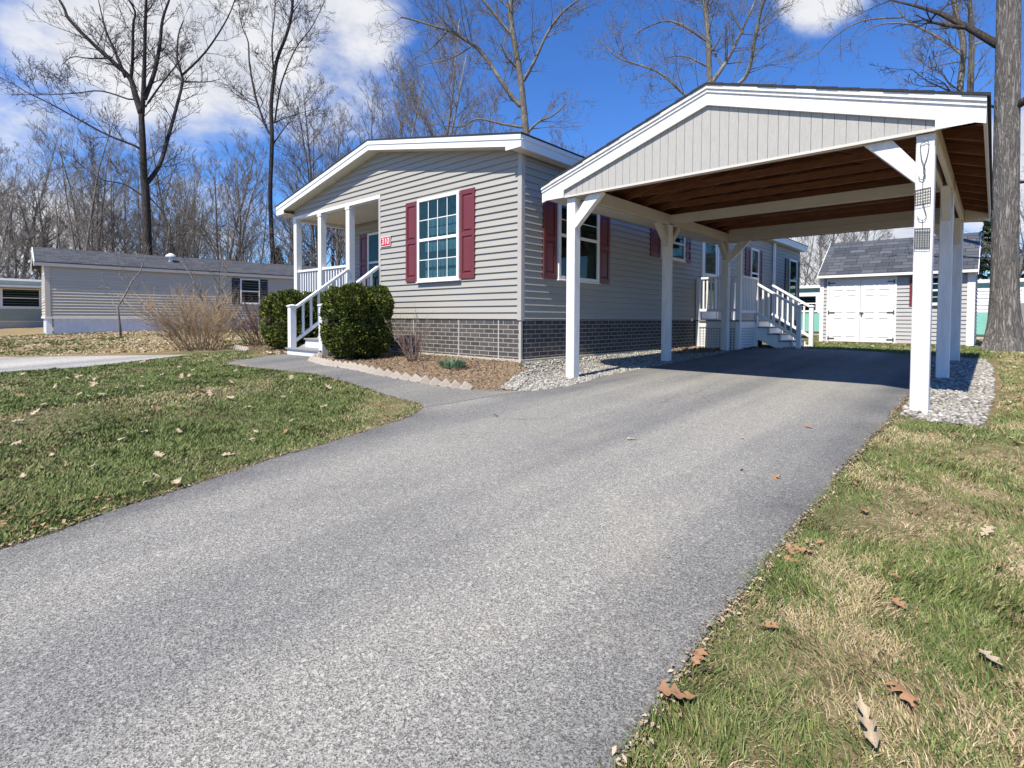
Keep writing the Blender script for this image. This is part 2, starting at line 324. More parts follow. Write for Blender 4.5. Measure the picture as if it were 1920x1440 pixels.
BEDL=[(-7.3,-.9),(-6.5,-1.35),(-5.6,-1.25),(-4.8,-1.3),(-4.8,.5),(-7.3,.5)]
def grid(a,b,fine,far=1.18):
    c=list(np.arange(a,b+1e-6,fine)); s=fine; q=c[-1]
    while q<420: s*=far; q+=s; c.append(q)
    s=fine; q=c[0]
    while q>-420: s*=far; q-=s; c.insert(0,q)
    return np.array(c)
gx=grid(-9.,7.,.16); gy=grid(-9.,9.,.16)
XX,YY=np.meshgrid(gx,gy,indexing='ij'); ZZ=G(XX,YY)
bumpz=.012*np.sin(XX*2.3+YY*1.1)*np.sin(YY*2.9-XX*.7)+.01*np.sin(XX*5.1)*np.sin(YY*4.7)
near=(np.abs(XX)<12)&(np.abs(YY)<12)
low=np.zeros(XX.shape,bool)
for P in (DRIVE,WALK,NDRIVE,GRAV_L,GRAV_R,BED):
    q=inpoly(XX,YY,P)
    for dx,dy in((.17,0),(-.17,0),(0,.17),(0,-.17)): q&=inpoly(XX+dx,YY+dy,P)
    low|=q
ZZ=ZZ+np.where(low,-.035,np.where(near,bumpz*.6,bumpz*2))
ni,nj=XX.shape; I=np.arange(ni*nj).reshape(ni,nj)
npmesh('ground',np.stack([XX,YY,ZZ],-1).reshape(-1,3),np.stack([I[:-1,:-1],I[1:,:-1],I[1:,1:],I[:-1,1:]],-1).reshape(-1,4),ground_m,smooth=True,kind='structure')
def sheet(name,P,dz,mat,kind='structure',res=.2,skirt=.05,zmin=-14,area=False):
    bm=bmesh.new(); f=bm.faces.new([bm.verts.new((x,y,0)) for x,y in P])
    if f.normal.z<0: f.normal_flip()
    bmesh.ops.triangulate(bm,faces=bm.faces)
    xs=[p[0] for p in P]; ys=[p[1] for p in P]
    for ax,(lo,hi) in enumerate(((min(xs),max(xs)),(min(ys),max(ys)))):
        c=lo+res
        while c<hi:
            st=res if c>-9 else 1.
            co=(c,0,0) if ax==0 else (0,c,0); no=(1,0,0) if ax==0 else (0,1,0)
            bmesh.ops.bisect_plane(bm,geom=bm.verts[:]+bm.edges[:]+bm.faces[:],plane_co=co,plane_no=no,dist=1e-5); c+=st
    be=[e for e in bm.edges if len(e.link_faces)==1]
    ex=bmesh.ops.extrude_edge_only(bm,edges=be)
    lowv={v for v in ex['geom'] if isinstance(v,bmesh.types.BMVert)}
    for v in bm.verts: v.co.z=g(v.co.x,v.co.y)+(dz-skirt if v in lowv else dz)
    bmesh.ops.recalc_face_normals(bm,faces=bm.faces)
    me=bpy.data.meshes.new(name); bm.to_mesh(me); bm.free(); me.materials.append(mat)
    if area:
        co=np.empty(len(me.vertices)*3,np.float32); me.vertices.foreach_get('co',co); co=co.reshape(-1,3); d=np.full(len(co),9.)
        for (x1,y1),(x2,y2) in zip(P,P[1:]+P[:1]):
            if (abs(y1+1.5)<1.6 and x1<1.06 and abs(y2+1.5)<1.6 and x2<1.06) or y1<-13.9: continue
            L2=(x2-x1)**2+(y2-y1)**2+1e-9; t=np.clip(((co[:,0]-x1)*(x2-x1)+(co[:,1]-y1)*(y2-y1))/L2,0,1); d=np.minimum(d,np.hypot(co[:,0]-x1-t*(x2-x1),co[:,1]-y1-t*(y2-y1)))
        at=me.attributes.new('edge','FLOAT','POINT'); at.data.foreach_set('value',np.clip(1-d/.42,0,1).astype(np.float32))
    o=bpy.data.objects.new(name,me); COL.objects.link(o); o['kind']=kind; return o
sheet('driveway',DRIVE,.012,asph,area=True,res=.14); sheet('walkway',WALK,.016,asph2); sheet('neighbour_driveway',NDRIVE,.012,asphalt('asphalt_pale',1.25),res=.5)
sheet('gravel_bed',GRAV_L,.0,gravel_g); sheet('gravel_strip',GRAV_R,.0,gravel_g); sheet('flower_bed',BED,.004,mulch_g)
# ---------------------------------------------------------------- siding, windows, rails
def courses(mb,P,z0,z1,clip,ex=.1016,lo=.024,hi=.002):
    """P(s,d,z)->xyz ; clip(z)->list of (s0,s1) wall spans at height z"""
    z=z0; k=0
    while z<z1-.004:
        zt=min(z+ex,z1); A=clip(z+.001); B=clip(zt-.001)
        for (a0,a1),(b0,b1) in zip(A,B) if len(A)==len(B) else zip(A,A):
            if a1-a0<.01: continue
            if b1-b0<.005: b0=b1=(a0+a1)/2
            q=[P(a0,lo,z),P(a1,lo,z),P(b1,hi,zt),P(b0,hi,zt),P(a0,0,z),P(a1,0,z)]
            mb.add(q,[(0,1,2,3),(4,5,1,0)])
        z+=ex
def fx(y0): return lambda s,d,z:(s,y0-d,z)
def fy(x0): return lambda s,d,z:(x0+d,s,z)
def pbox(mb,P,s0,s1,d0,d1,z0,z1):
    v=[P(s,d,z) for z in(z0,z1) for d in(d0,d1) for s in(s0,s1)]
    mb.add(v,[(0,1,3,2),(4,6,7,5),(0,4,5,1),(2,3,7,6),(0,2,6,4),(1,5,7,3)])
def window(root,P,s0,s1,z0,z1,cols=4,rows=2,upper=True,lower=True,meet=.5,wfr=.055,shade=None,label=None,back=None):
    fr=MB(); w=wfr; zm=z0+(z1-z0)*meet
    pbox(fr,P,s0,s1,.0,.062,z0,z0+w); pbox(fr,P,s0,s1,.0,.062,z1-w,z1); pbox(fr,P,s0,s0+w,.0,.062,z0+w,z1-w); pbox(fr,P,s1-w,s1,.0,.062,z0+w,z1-w)
    pbox(fr,P,s0+w,s1-w,.025,.056,zm-.025,zm+.025)
    pbox(fr,P,s0-.02,s1+.02,.0,.075,z0-.02,z0)
    fo=fr.build('window',white,root,bev=.004,label=label)
    mu=MB()
    for a,b,on in ((zm+.025,z1-w,upper),(z0+w,zm-.025,lower)):
        if not on: continue
        for i in range(1,cols): x=s0+w+(s1-s0-2*w)*i/cols; pbox(mu,P,x-.007,x+.007,.0395,.046,a,b)
        for j in range(1,rows): z=a+(b-a)*j/rows; pbox(mu,P,s0+w,s1-w,.04,.0455,z-.007,z+.007)
    if mu.v: mu.build('muntin',white,fo)
    p=MB(); p.quad(P(s0+w,.038,z0+w),P(s1-w,.038,z0+w),P(s1-w,.038,z1-w),P(s0+w,.038,z1-w)); p.build('pane',glass_m,fo)
    bk=MB(); pbox(bk,P,s0+.02,s1-.02,.0255,.0275,z0+.02,z1-.02); bk.build('curtain' if back else 'dark_backing',back or darkin,fo)
    if shade:
        for (a,b,za,zb) in shade:
            sh=MB(); n=max(1,int((b-a)*(s1-s0)/.115)); L=(s1-s0-2*w); pbox(sh,P,s0+w+L*a,s0+w+L*b-.012,.0285,.0289,z0+(za+zb)*.5*(z1-z0),z0+zb*(z1-z0)-.012)
            for i in range(n):
                x0=s0+w+L*(a+(b-a)*i/n); x1=s0+w+L*(a+(b-a)*(i+1)/n)-.012
                pbox(sh,P,x0,x1,.029,.033,z0+za*(z1-z0),z0+zb*(z1-z0)-.004*((i*7)%3))
            sh.build('window_shade',blind_m,fo)
    return fo
def shutter(root,P,s0,s1,z0,z1,mat=None,d=.02,split=.5):
    m=MB(); zm=z0+(z1-z0)*split; b=.055
    pbox(m,P,s0,s1,d-.018,d+.006,z0,z1)
    for a,c in((s0,s0+b),(s1-b,s1)): pbox(m,P,a,c,d+.006,d+.022,z0,z1)
    for a,c in((z0,z0+.08),(zm-.035,zm+.035),(z1-.08,z1)): pbox(m,P,s0+b,s1-b,d+.006,d+.0215,a,c)
    for a,c in((z0+.10,zm-.055),(zm+.055,z1-.10)):
        x0,x1=s0+b+.018,s1-b-.018; e=.02
        v=[P(x0,d+.006,a),P(x1,d+.006,a),P(x1,d+.006,c),P(x0,d+.006,c),P(x0+e,d+.019,a+e),P(x1-e,d+.019,a+e),P(x1-e,d+.019,c-e),P(x0+e,d+.019,c-e)]
        m.add(v,[(0,1,5,4),(1,2,6,5),(2,3,7,6),(3,0,4,7),(4,5,6,7)])
    return m.build('shutter',mat or shutter_red,root,bev=.003)
def railing(root,p,q,zb,zt,n,name='railing',rw=.065,bal=.036,bsplit=True):
    """p,q = (x,y,zfloor) ends ; horizontal or sloped guard"""
    p=Vector(p);q=Vector(q); u=Vector((0,0,1))
    m=MB(); m.beam(p+u*zt,q+u*zt,rw+.02,.05); o=m.build(name,white,root,bev=.004)
    m=MB(); m.beam(p+u*(zb+.02),q+u*(zb+.02),rw-.015,.06); m.build('bottom_rail',white,o,bev=.004)
    for i in range(n):
        c=p.lerp(q,(i+1)/(n+1)); b=MB(); b.beam(c+u*(zb+.04),c+u*(zt-.02),bal,bal,up=(0,1,0)); b.build('baluster',white,o)
    return o
def newel(root,x,y,z0,z1,w=.10,mat=None,cap=True):
    m=MB(); m.box(x-w/2,x+w/2,y-w/2,y+w/2,z0,z1)
    if cap:
        c=w/2+.018; m.box(x-c,x+c,y-c,y+c,z1+.0005,z1+.025)
        m.add([(x-c,y-c,z1+.0255),(x+c,y-c,z1+.0255),(x+c,y+c,z1+.0255),(x-c,y+c,z1+.0255),(x,y,z1+.05)],[(0,1,4),(1,2,4),(2,3,4),(3,0,4)])
    return m.build('newel_post',mat or white,root,bev=.004)
# ================================================================ the house
H=thing('mobile_home','grey vinyl sided single storey home with burgundy shutters, brick skirting and front porch','house',(-3.53,7.4,0))
HW=-7.06; ZF=.634; RX=-3.6; RS=.189
def rz(x): return 3.937-RS*abs(x-RX)
PXE=-3.6; PB=1.35                                # porch inner edge, porch back wall
F0=fx(0.)
m=MB(); m.box(PXE,0-.001,.0,.12,.60,3.06); m.prism([(HW,0.,2.975),(0,0.,2.975),(0,0.,rz(0)-.16),(RX,0.,rz(RX)-.16),(HW,0.,rz(HW)-.16)],(0,.12,0)); m.build('wall',trimtaupe,H)
m=MB()
def clipf(z):
    if z<2.97: return [(PXE+.05,-.05)]
    h=(rz(RX)-.165-z)/RS; a=max(HW,RX-h); b=min(-.05,RX+h); return [(a,b)] if b>a else [(RX,RX)]
courses(m,F0,ZF,3.80,clipf); m.build('front_siding',siding,H)
m=MB(); m.box(-.10,-.0005,.121,14.82,.60,3.06); m.box(HW,HW+.1,PB,14.82,.6,3.06); m.box(HW+.101,-.101,14.72,14.8195,.6,3.06); m.box(HW+.1,-.1,PB,PB+.1,.62,2.95); m.box(PXE,PXE+.1,.121,PB,.62,2.95); m.build('wall',trimtaupe,H)
m=MB(); courses(m,fy(0.),ZF,3.03,lambda z:[(.05,14.78)]); m.build('side_siding',siding,H)
m=MB(); courses(m,fx(PB),ZF,2.93,lambda z:[(HW+.05,PXE)]); m.build('porch_siding',siding,H)
m=MB(); m.box(-.06,.020,-.022,-.0005,ZF-.02,rz(0)-.165); m.box(.0005,.021,-.0004,.06,ZF-.02,3.03); m.build('corner_trim',trimtaupe,H,bev=.003)
m=MB(); m.box(.0005,.021,14.76,14.84,ZF-.02,3.03); m.build('corner_trim',trimtaupe,H)
m=MB(); m.box(PXE-.012,PXE+.055,-.022,.03,ZF,2.975); m.build('corner_trim',trimtaupe,H,bev=.003)
# brick skirting on a ledge
m=MB(); m.box(HW,-.02,-.004,.06,.035,.632); m.build('brick_skirting',brick_x,H)
m=MB(); m.box(-.08,.004,.0605,14.80,.035,.632); m.build('brick_skirting',brick_y,H)
m=MB(); m.box(-.035,.007,-.007,.03,.035,.633); m.build('skirting_corner',trimtaupe,H)
for xx in(-1.35,-2.55,-.45):
    m=MB(); m.box(xx-.011,xx+.011,-.0075,-.0035,.035,.632); m.build('skirting_joint',trimtaupe,H)
m=MB(); m.box(HW-.02,.05,-.055,.05,-.25,.035); m.box(-.06,.05,.051,14.83,-.25,.034); m.build('foundation_ledge',concrete,H)
# roof, rake boards, soffits
YF,YB=-.25,15.05; XL,XR=-7.44,.206
m=MB(); m.prism([(XL-.02,0,rz(XL)-.0),(RX,0,rz(RX)),(XR+.02,0,rz(XR)),(XR+.02,0,rz(XR)+.02),(RX,0,rz(RX)+.02),(XL-.02,0,rz(XL)+.02)],(0,YB-YF+.03,0)); 
m.v=[(a,b+YF-.02,c) for a,b,c in m.v]; m.build('roof',dark_roof,H)
def rake(root,y0,y1,a,b,nm='rake_board',mt=white):
    m=MB(); m.prism([(XL,y0,rz(XL)-a),(RX,y0,rz(RX)-a),(XR,y0,rz(XR)-a),(XR,y0,rz(XR)-b),(RX,y0,rz(RX)-b),(XL,y0,rz(XL)-b)][::-1],(0,y1-y0,0)); return m.build(nm,mt,root)
rake(H,YF-.012,YF+.02,.0005,.075); rake(H,YF,YF+.0195,.0755,.172)
rake(H,YB-.02,YB,.0005,.172)
for (xa,xb) in((XL,XL+.36),(XR-.30,XR)):
    m=MB(); m.prism([(xa,YF+.001,3.045),(xb,YF+.001,3.045),(xb,YF+.001,rz(xb)-.1725),(xa,YF+.001,rz(xa)-.1725)] if rz(xa)-.1725>3.05 else [(xa,YF+.001,3.02),(xb,YF+.001,3.02),(xb,YF+.001,rz(xb)-.1725),(xa,YF+.001,max(3.0205,rz(xa)-.1725))],(0,.018,0)); m.build('eave_return',white,H)
m=MB(); m.prism([(XL+.02,YF+.021,rz(XL)-.155),(RX,YF+.021,rz(RX)-.155),(XR-.02,YF+.021,rz(XR)-.155),(XR-.02,YF+.021,rz(XR)-.162),(RX,YF+.021,rz(RX)-.162),(XL+.02,YF+.021,rz(XL)-.162)],(0,.226,0)); m.build('rake_soffit',soffit,H)
m=MB(); m.box(.0215,XR-.021,YF+.03,YB-.03,3.032,3.045); m.build('eave_soffit',soffit,H)
m=MB(); m.box(XL+.021,HW-.001,YF+.03,YB-.03,3.03,3.045); m.build('eave_soffit',soffit,H)
m=MB(); m.box(XR-.02,XR,YF+.021,YB-.021,3.03,rz(XR)-.002); m.box(XR+.0005,XR+.012,YF+.021,YB-.021,3.15,rz(XR)-.004); m.build('eave_fascia',white,H)
m=MB(); m.box(XL,XL+.02,YF+.021,YB-.021,3.025,rz(XL)-.002); m.build('eave_fascia',white,H)
# porch
m=MB(); m.box(HW+.001,PXE-.001,.03,PB-.001,.58,.632); m.build('porch_floor',deckgrey,H)
m=MB(); m.box(HW+.1,PXE-.002,.03,PB-.02,2.93,2.95); m.build('porch_ceiling',soffit,H)
m=MB(); m.box(HW-.015,PXE+.03,-.026,.10,2.905,2.974); m.build('porch_beam',white,H,bev=.004)
m=MB(); m.box(HW-.01,HW+.09,.101,PB-.001,2.86,2.974); m.build('porch_beam',white,H)
for x in(-7.0,-5.87,-4.72):
    m=MB(); w_=.066; m.box(x-w_,x+w_,-.02,.112,.634,2.903); m.box(x-w_-.012,x+w_+.012,-.032,.124,2.84,2.9045); m.build('porch_post',white,H,bev=.004)
railing(H,(-6.93,.045,.634),(-5.94,.045,.634),.37,1.07,8); railing(H,(-5.80,.045,.634),(-4.79,.045,.634),.37,1.07,8); railing(H,(-7.0,.12,.634),(-7.0,PB,.634),.37,1.07,9)
window(H,fx(PB),-6.05,-5.1,1.25,2.65,cols=1,rows=1); shutter(H,fx(PB),-6.42,-6.07,1.25,2.65)
# front window and shutters
window(H,F0,-2.385,-1.30,1.272,2.70,cols=4,rows=2,back=curtain_m,shade=[(.20,1.,.545,.64),(.20,1.,.65,.755),(.15,1.,.355,.465),(.15,1.,.17,.26),(.15,1.,.045,.135)])
shutter(H,F0,-2.735,-2.40,1.28,2.69); shutter(H,F0,-1.285,-.955,1.28,2.70)
m=MB(); 
F1=fy(0.)
window(H,F1,.83,1.985,1.262,2.50,cols=2,rows=2,lower=False,meet=.57,wfr=.06); shutter(H,F1,.475,.80,1.262,2.505); shutter(H,F1,2.005,2.345,1.262,2.50)
window(H,F1,4.30,5.41,1.91,2.50,cols=1,rows=1,meet=.62); shutter(H,F1,3.87,4.275,1.91,2.50); shutter(H,F1,5.43,5.75,1.91,2.44)
window(H,F1,9.70,10.36,1.26,2.66,cols=1,rows=1); shutter(H,F1,9.30,9.685,1.26,2.63); shutter(H,F1,10.375,10.70,1.26,2.65)
window(H,F1,13.46,14.37,1.26,2.67,cols=1,rows=1); shutter(H,F1,13.05,13.44,1.26,2.65,black_m); shutter(H,F1,14.385,14.74,1.26,2.67,black_m)
# side door
m=MB(); pbox(m,F1,6.38,6.47,0.,.05,.66,2.60); pbox(m,F1,7.30,7.38,0.,.05,.66,2.60); pbox(m,F1,6.47,7.30,0.,.05,2.52,2.60); fo=m.build('door_frame',white,H,bev=.004)
m=MB(); pbox(m,F1,6.47,7.30,.006,.03,.66,2.52); 
d_=m.build('door',white,H)
m=MB(); pbox(m,F1,6.58,7.19,.031,.034,1.0,1.66); pbox(m,F1,6.58,7.19,.031,.034,1.76,2.45); m.build('dark_backing',darkin,d_)
m=MB(); pbox(m,F1,6.57,7.20,.0345,.037,.99,1.67); pbox(m,F1,6.57,7.20,.0345,.037,1.75,2.46); m.build('pane',glass_m,d_)
m=MB(); m.tube([(.05,6.55,1.6),(.09,6.55,1.6),(.09,6.63,1.6)],.012,8); m.build('handle',metal_d,d_)
m=MB(); m.box(.03,.10,11.70,11.80,.25,3.0); m.box(.03,.16,11.70,11.80,.18,.2495); m.build('downspout',white,H,bev=.01)
m=MB(); m.box(.02,.035,5.82,5.90,.60,.66); m.build('outlet_cover',white,H)
# house number plate
S=thing('house_number_sign','small red house number plate reading 310 beside the porch opening','sign',(-3.365,-.02,2.07))
m=MB(); m.box(-3.525,-3.205,-.034,-.022,1.98,2.16); m.build('sign_plate',sign_red,S,bev=.003)
m=MB()
for a,b,c,d in((-3.525,-3.205,1.98,1.988),(-3.525,-3.205,2.152,2.16),(-3.525,-3.517,1.9885,2.1515),(-3.213,-3.205,1.9885,2.1515)): m.box(a,b,-.0375,-.0345,c,d)
m.build('sign_border',sign_white,S)
tc=bpy.data.curves.new('numerals','FONT'); tc.body='310'; tc.size=.165; tc.align_x='CENTER'; tc.align_y='CENTER'; tc.extrude=.002
to=bpy.data.objects.new('numerals_curve',tc); COL.objects.link(to); bpy.context.view_layer.update()
me=bpy.data.meshes.new_from_object(to.evaluated_get(bpy.context.evaluated_depsgraph_get())); me.name='numerals'; me.materials.clear(); me.materials.append(sign_white)
no=bpy.data.objects.new('numerals',me); COL.objects.link(no); no.parent=S; no.location=(0,-.0165,0); no.rotation_euler=(R(90),0,0); bpy.data.objects.remove(to)
# ================================================================ porch steps
ST=thing('porch_steps','white wooden front steps with grey treads climbing between the two clipped shrubs','steps',(-4.1,-.65,-.05))
NY=-1.2; xl,xr=-4.69,-3.52
for i in range(4):
    y0=-1.27+i*.30; zt=.075+i*.172
    if i<4:
        m=MB(); m.box(xl+(-.08 if i==0 else .05),xr+(.05 if i==0 else -.05),y0-.03,y0+.30,zt-.03,zt); m.build('stair_tread',deckgrey,ST,bev=.004)
        m=MB(); m.box(xl+(-.06 if i==0 else .06),xr+(.03 if i==0 else -.06),y0,y0+.02,zt-.172+(.001 if i else -.03),zt-.031); m.build('stair_riser',white,ST)
m=MB(); m.prism([(xl+.02,-1.18,.04),(xl+.02,-.02,.58),(xl+.02,-.02,.30),(xl+.02,-.75,-.06),(xl+.02,-1.18,-.06)],(.035,0,0)); m.prism([(xr-.055,-1.18,.04),(xr-.055,-.02,.58),(xr-.055,-.02,.30),(xr-.055,-.75,-.06),(xr-.055,-1.18,-.06)],(.035,0,0)); m.build('stringer',white,ST)
newel(ST,xl,NY,.0755,.84,.115); newel(ST,xr,NY,-.06,.84,.115)
railing(ST,(xl,NY+.06,.06),(xl,-.03,.86),.12,.76,6,'stair_railing'); railing(ST,(xr-.02,NY+.06,.06),(PXE-.02,-.03,.85),.12,.76,6,'stair_railing')
# ================================================================ side deck
D=thing('side_deck','small white railed landing with lattice skirt and stairs at the side door','deck',(.5,7.2,0))
m=MB()
for i in range(15):
    m.box(.03,1.03,6.07+i*.155,6.07+i*.155+.148,.60,.63)
m.build('deck_boards',deckgrey,D)
m=MB(); m.box(.03,1.0,6.1,6.13,.47,.598); m.box(.97,1.0,6.131,8.36,.47,.598); m.box(.03,.969,8.33,8.36,.47,.598); m.build('rim_board',white,D)
def lattice(name,a,b,axis,c):
    m=MB(); n=int((b-a)/.0625)
    for i in range(n+1):
        s=a+(b-a)*i/n
        if axis==0: m.box(s-.0155,s+.0155,c,c+.006,-.03,.468)
        else: m.box(c,c+.006,s-.0155,s+.0155,-.03,.468)
    for j in range(9):
        z=-.02+j*.0605
        if axis==0: m.box(a,b,c-.0065,c-.0005,z-.0155,z+.0155)
        else: m.box(c+.0065,c+.0125,a,b,z-.0155,z+.0155)
    m.build(name,white,D)
lattice('lattice_panel',.10,.92,0,6.12); lattice('lattice_panel',6.2,7.2,1,.975)
m=MB(); m.box(.08,.93,6.15,6.16,-.05,.465); m.build('under_deck_shade_sheet',darkin,D); m=MB(); m.box(.93,.94,6.161,7.9,-.05,.465); m.build('under_deck_shade_sheet',darkin,D)  # black sheets added behind the lattice, standing in for shade under the deck
for (x,y,z1) in((.07,6.12,1.60),(1.0,7.22,1.60),(.08,8.3,1.6)):
    newel(D,x,y,-.05,z1,.085,cap=False)
m=MB(); m.box(.945,1.035,6.07,6.16,-.06,2.42); m.build('tall_post',white,D,bev=.004)
railing(D,(.115,6.115,.63),(.94,6.115,.63),.2,.95,9); railing(D,(1.0,6.165,.63),(1.0,7.175,.63),.17,.96,9)
for i in range(3):
    x0=1.035+i*.245; zt=.475-i*.155
    m=MB(); m.box(x0-.02,x0+.27,7.2,8.3,zt-.03,zt); m.build('stair_tread',deckgrey,D,bev=.004)
    m=MB(); m.box(x0+.225,x0+.24,7.23,8.27,zt-.155,zt-.031); m.build('stair_riser',white,D)
for y in(7.23,8.25):
    m=MB(); m.prism([(1.0,y,.598),(1.0,y,.20),(1.55,y,-.06),(2.0,y,-.06),(2.0,y,.0),(1.82,y,.05),(1.82,y,.13),(1.56,y,.135),(1.56,y,.29),(1.31,y,.29),(1.31,y,.445),(1.06,y,.445),(1.06,y,.598)],(0,.035,0)); m.build('stringer',white,D)
newel(D,1.93,7.2,-.06,.93,.09); newel(D,1.93,8.3,-.06,.95,.09)
railing(D,(1.04,7.2,.60),(1.89,7.2,.06),.17,.87,6,'stair_railing'); railing(D,(1.04,8.3,.60),(1.89,8.3,.06),.17,.90,6,'stair_railing')
# ================================================================ carport
CP=thing('carport','white open sided wooden carport with grey gable over the driveway','carport',(2.77,2.9,-.1))
XA,XB,PW=.761,4.641,.137; YP=(.08,2.916,5.693); CX=2.75; CS=.321; ZB=2.302
def cz(x): return 3.266-CS*abs(x-CX)
for xp in(XA,XB):
    for y in YP:
        m=MB(); m.box(xp,xp+PW,y,y+PW,g(xp,y)-.2,2.4795 if y==YP[1] else 2.301); m.build('post',whitewood,CP,bev=.006)
        gz=g(xp,y)
def brace(pts,off): MB().prism(pts,off).build('brace',whitewood,CP,bev=.004)
for yb in(YP[0]+.006,YP[2]+.04):
    y=yb; t=.088
    m=MB(); m.prism([(XA+PW,y,1.87),(XA+PW,y,2.05),(1.10,y,2.301),(1.335,y,2.301)],(0,t,0)); m.build('brace',whitewood,CP,bev=.004)
    m=MB(); m.prism([(XB,y,1.875),(4.235,y,2.301),(4.46,y,2.301),(XB,y,2.06)],(0,t,0)); m.build('brace',whitewood,CP,bev=.004)
for xp in(XA+.025,XB+.025):
    for y,sg in((YP[0]+PW,1),(YP[1],-1),(YP[1]+PW,1),(YP[2],-1)):
        m=MB(); m.prism([(xp,y,1.92),(xp,y,2.06),(xp,y+sg*.24,2.301),(xp,y+sg*.38,2.301)],(.088,0,0)); m.build('brace',beam_m,CP)
for xp in(XA,XB):
    for a in(0,.092):
        m=MB(); m.box(xp+a,xp+a+.045,YP[0]+.04,YP[2]+PW-.02,ZB,2.48); m.build('side_beam',beam_m,CP,bev=.003)
m=MB(); m.box(XA+PW+.001,XB-.001,.082,.122,ZB,2.48); m.build('front_beam',beam_m,CP)
m=MB(); m.box(XA+PW+.001,XB-.001,2.926,2.966,2.325,2.47); m.box(XA+PW+.001,XB-.001,3.0,3.04,2.325,2.47)
for i in range(9): x=XA+.4+i*.42; m.box(x,x+.05,2.9665,2.9995,2.325,2.47)
m.build('cross_beam',beam_m,CP)
m=MB(); m.box(XA+PW+.001,XB-.001,5.70,5.74,ZB,2.43); m.box(XA+PW+.001,XB-.001,5.703,5.745,2.433,2.56); m.build('back_beam',beam_m,CP)
# gable boards (grooved) front and back
def gable(y,nm,mat):
    m=MB(); x=XA-.01; sp=.1016
    while x<XB+PW+.01:
        a=x;b=min(x+sp-.004,XB+PW+.01); pts=[(a,y,ZB-.004),(b,y,ZB-.004),(b,y,cz(b)-.10)]
        if a<CX<b: pts.append((CX,y,cz(CX)-.10))
        pts.append((a,y,cz(a)-.10)); m.prism(pts,(0,.018,0)); x+=sp
    m.prism([(XA,y+.0185,ZB),(XB+PW,y+.0185,ZB),(XB+PW,y+.0185,cz(XB+PW)-.1),(CX,y+.0185,cz(CX)-.1),(XA,y+.0185,cz(XA)-.1)],(0,.006,0))
    return m.build(nm,mat,CP)
gable(.035,'gable_panel',gable_m); gable(5.84,'gable_panel',gable_m)
m=MB(); m.box(XA-.01,XB+PW+.01,.030,.034,ZB-.004,ZB+.022); m.build('gable_trim',beam_m,CP)
CXL,CXR=.387,5.114; CY0,CY1=-.03,6.0
def crk(y0,y1,a,b,nm,mt=whitewood,xl=CXL,xr=CXR):
    m=MB(); m.prism([(xl,y0,cz(xl)-a),(CX,y0,cz(CX)-a),(xr,y0,cz(xr)-a),(xr,y0,cz(xr)-b),(CX,y0,cz(CX)-b),(xl,y0,cz(xl)-b)][::-1],(0,y1-y0,0)); return m.build(nm,mt,CP)
for (ya,yb,s) in((.0,.0295,-1),(5.87,5.90,1)):
    crk(ya,yb,.0955,.232,'rake_board')
    for xa,xb in((CXL,XA-.0005),(XB+PW+.0005,CXR)):
        m=MB(); m.prism([(xa,ya+.0005,ZB-.004),(xb,ya+.0005,ZB-.004),(xb,ya+.0005,cz(xb)-.2325),(xa,ya+.0005,max(cz(xa)-.2325,ZB-.0035))],(0,yb-ya-.001,0)); m.build('eave_return',whitewood,CP)
crk(-.027,.029,.018,.058,'rake_trim'); crk(-.013,.029,.0585,.095,'rake_trim'); crk(5.871,5.93,.018,.095,'rake_trim')
m=MB(); n_=34
for s in(-1,1):                                    # shingle roof with slightly uneven lapped edges
    x0,x1=(CXL-.025,CX) if s<0 else (CXR+.025,CX)
    for i in range(13):
        a=x0+(x1-x0)*i/13; b=x0+(x1-x0)*(i+1.02)/13 if i<12 else x1; e=.004*((i*5)%3-1)
        m.prism([(a,CY0-.006+e,cz(a)+.010),(b,CY0-.006+e,cz(b)+.003),(b,CY0-.006+e,cz(b)-.017),(a,CY0-.006+e,cz(a)-.017)],(0,CY1-CY0+.02-e,0))
m.build('shingle_roof',dark_roof,CP)
m=MB()
for xa,xb in((CXL+.01,CX),(CX,CXR-.01)):
    m.prism([(xa,.03,cz(xa)-.018),(xb,.03,cz(xb)-.018),(xb,.03,cz(xb)-.032),(xa,.03,cz(xa)-.032)],(0,5.84,0))
m.build('roof_sheathing',stain,CP)
for xa,xb in((CXL,CXL+.022),(CXR-.022,CXR)):
    m=MB(); m.box(xa,xb,.0305,5.869,2.335,2.488 if xa<1 else 2.488); m.build('eave_fascia',beam_m,CP)
m=MB(); m.box(CXL+.0225,XA-.001,.04,5.86,2.322,2.334); m.build('eave_soffit',beam_m,CP)
for i in range(10):
    y=.44+i*.58; m=MB(); z_=.033
    for xe in(CXL+.024,CXR-.024): m.prism([(xe,y,cz(xe)-z_),(CX,y,cz(CX)-z_),(CX,y,cz(CX)-z_-.094),(xe,y,cz(xe)-z_-.094)],(0,.038,0))
    zt=2.56; hx=(cz(CX)-z_-.094-zt)/CS
    m.box(CX-hx-.2,CX+hx+.2,y+.0385,y+.0765,zt,zt+.089); m.build('roof_truss',rafter_m,CP)
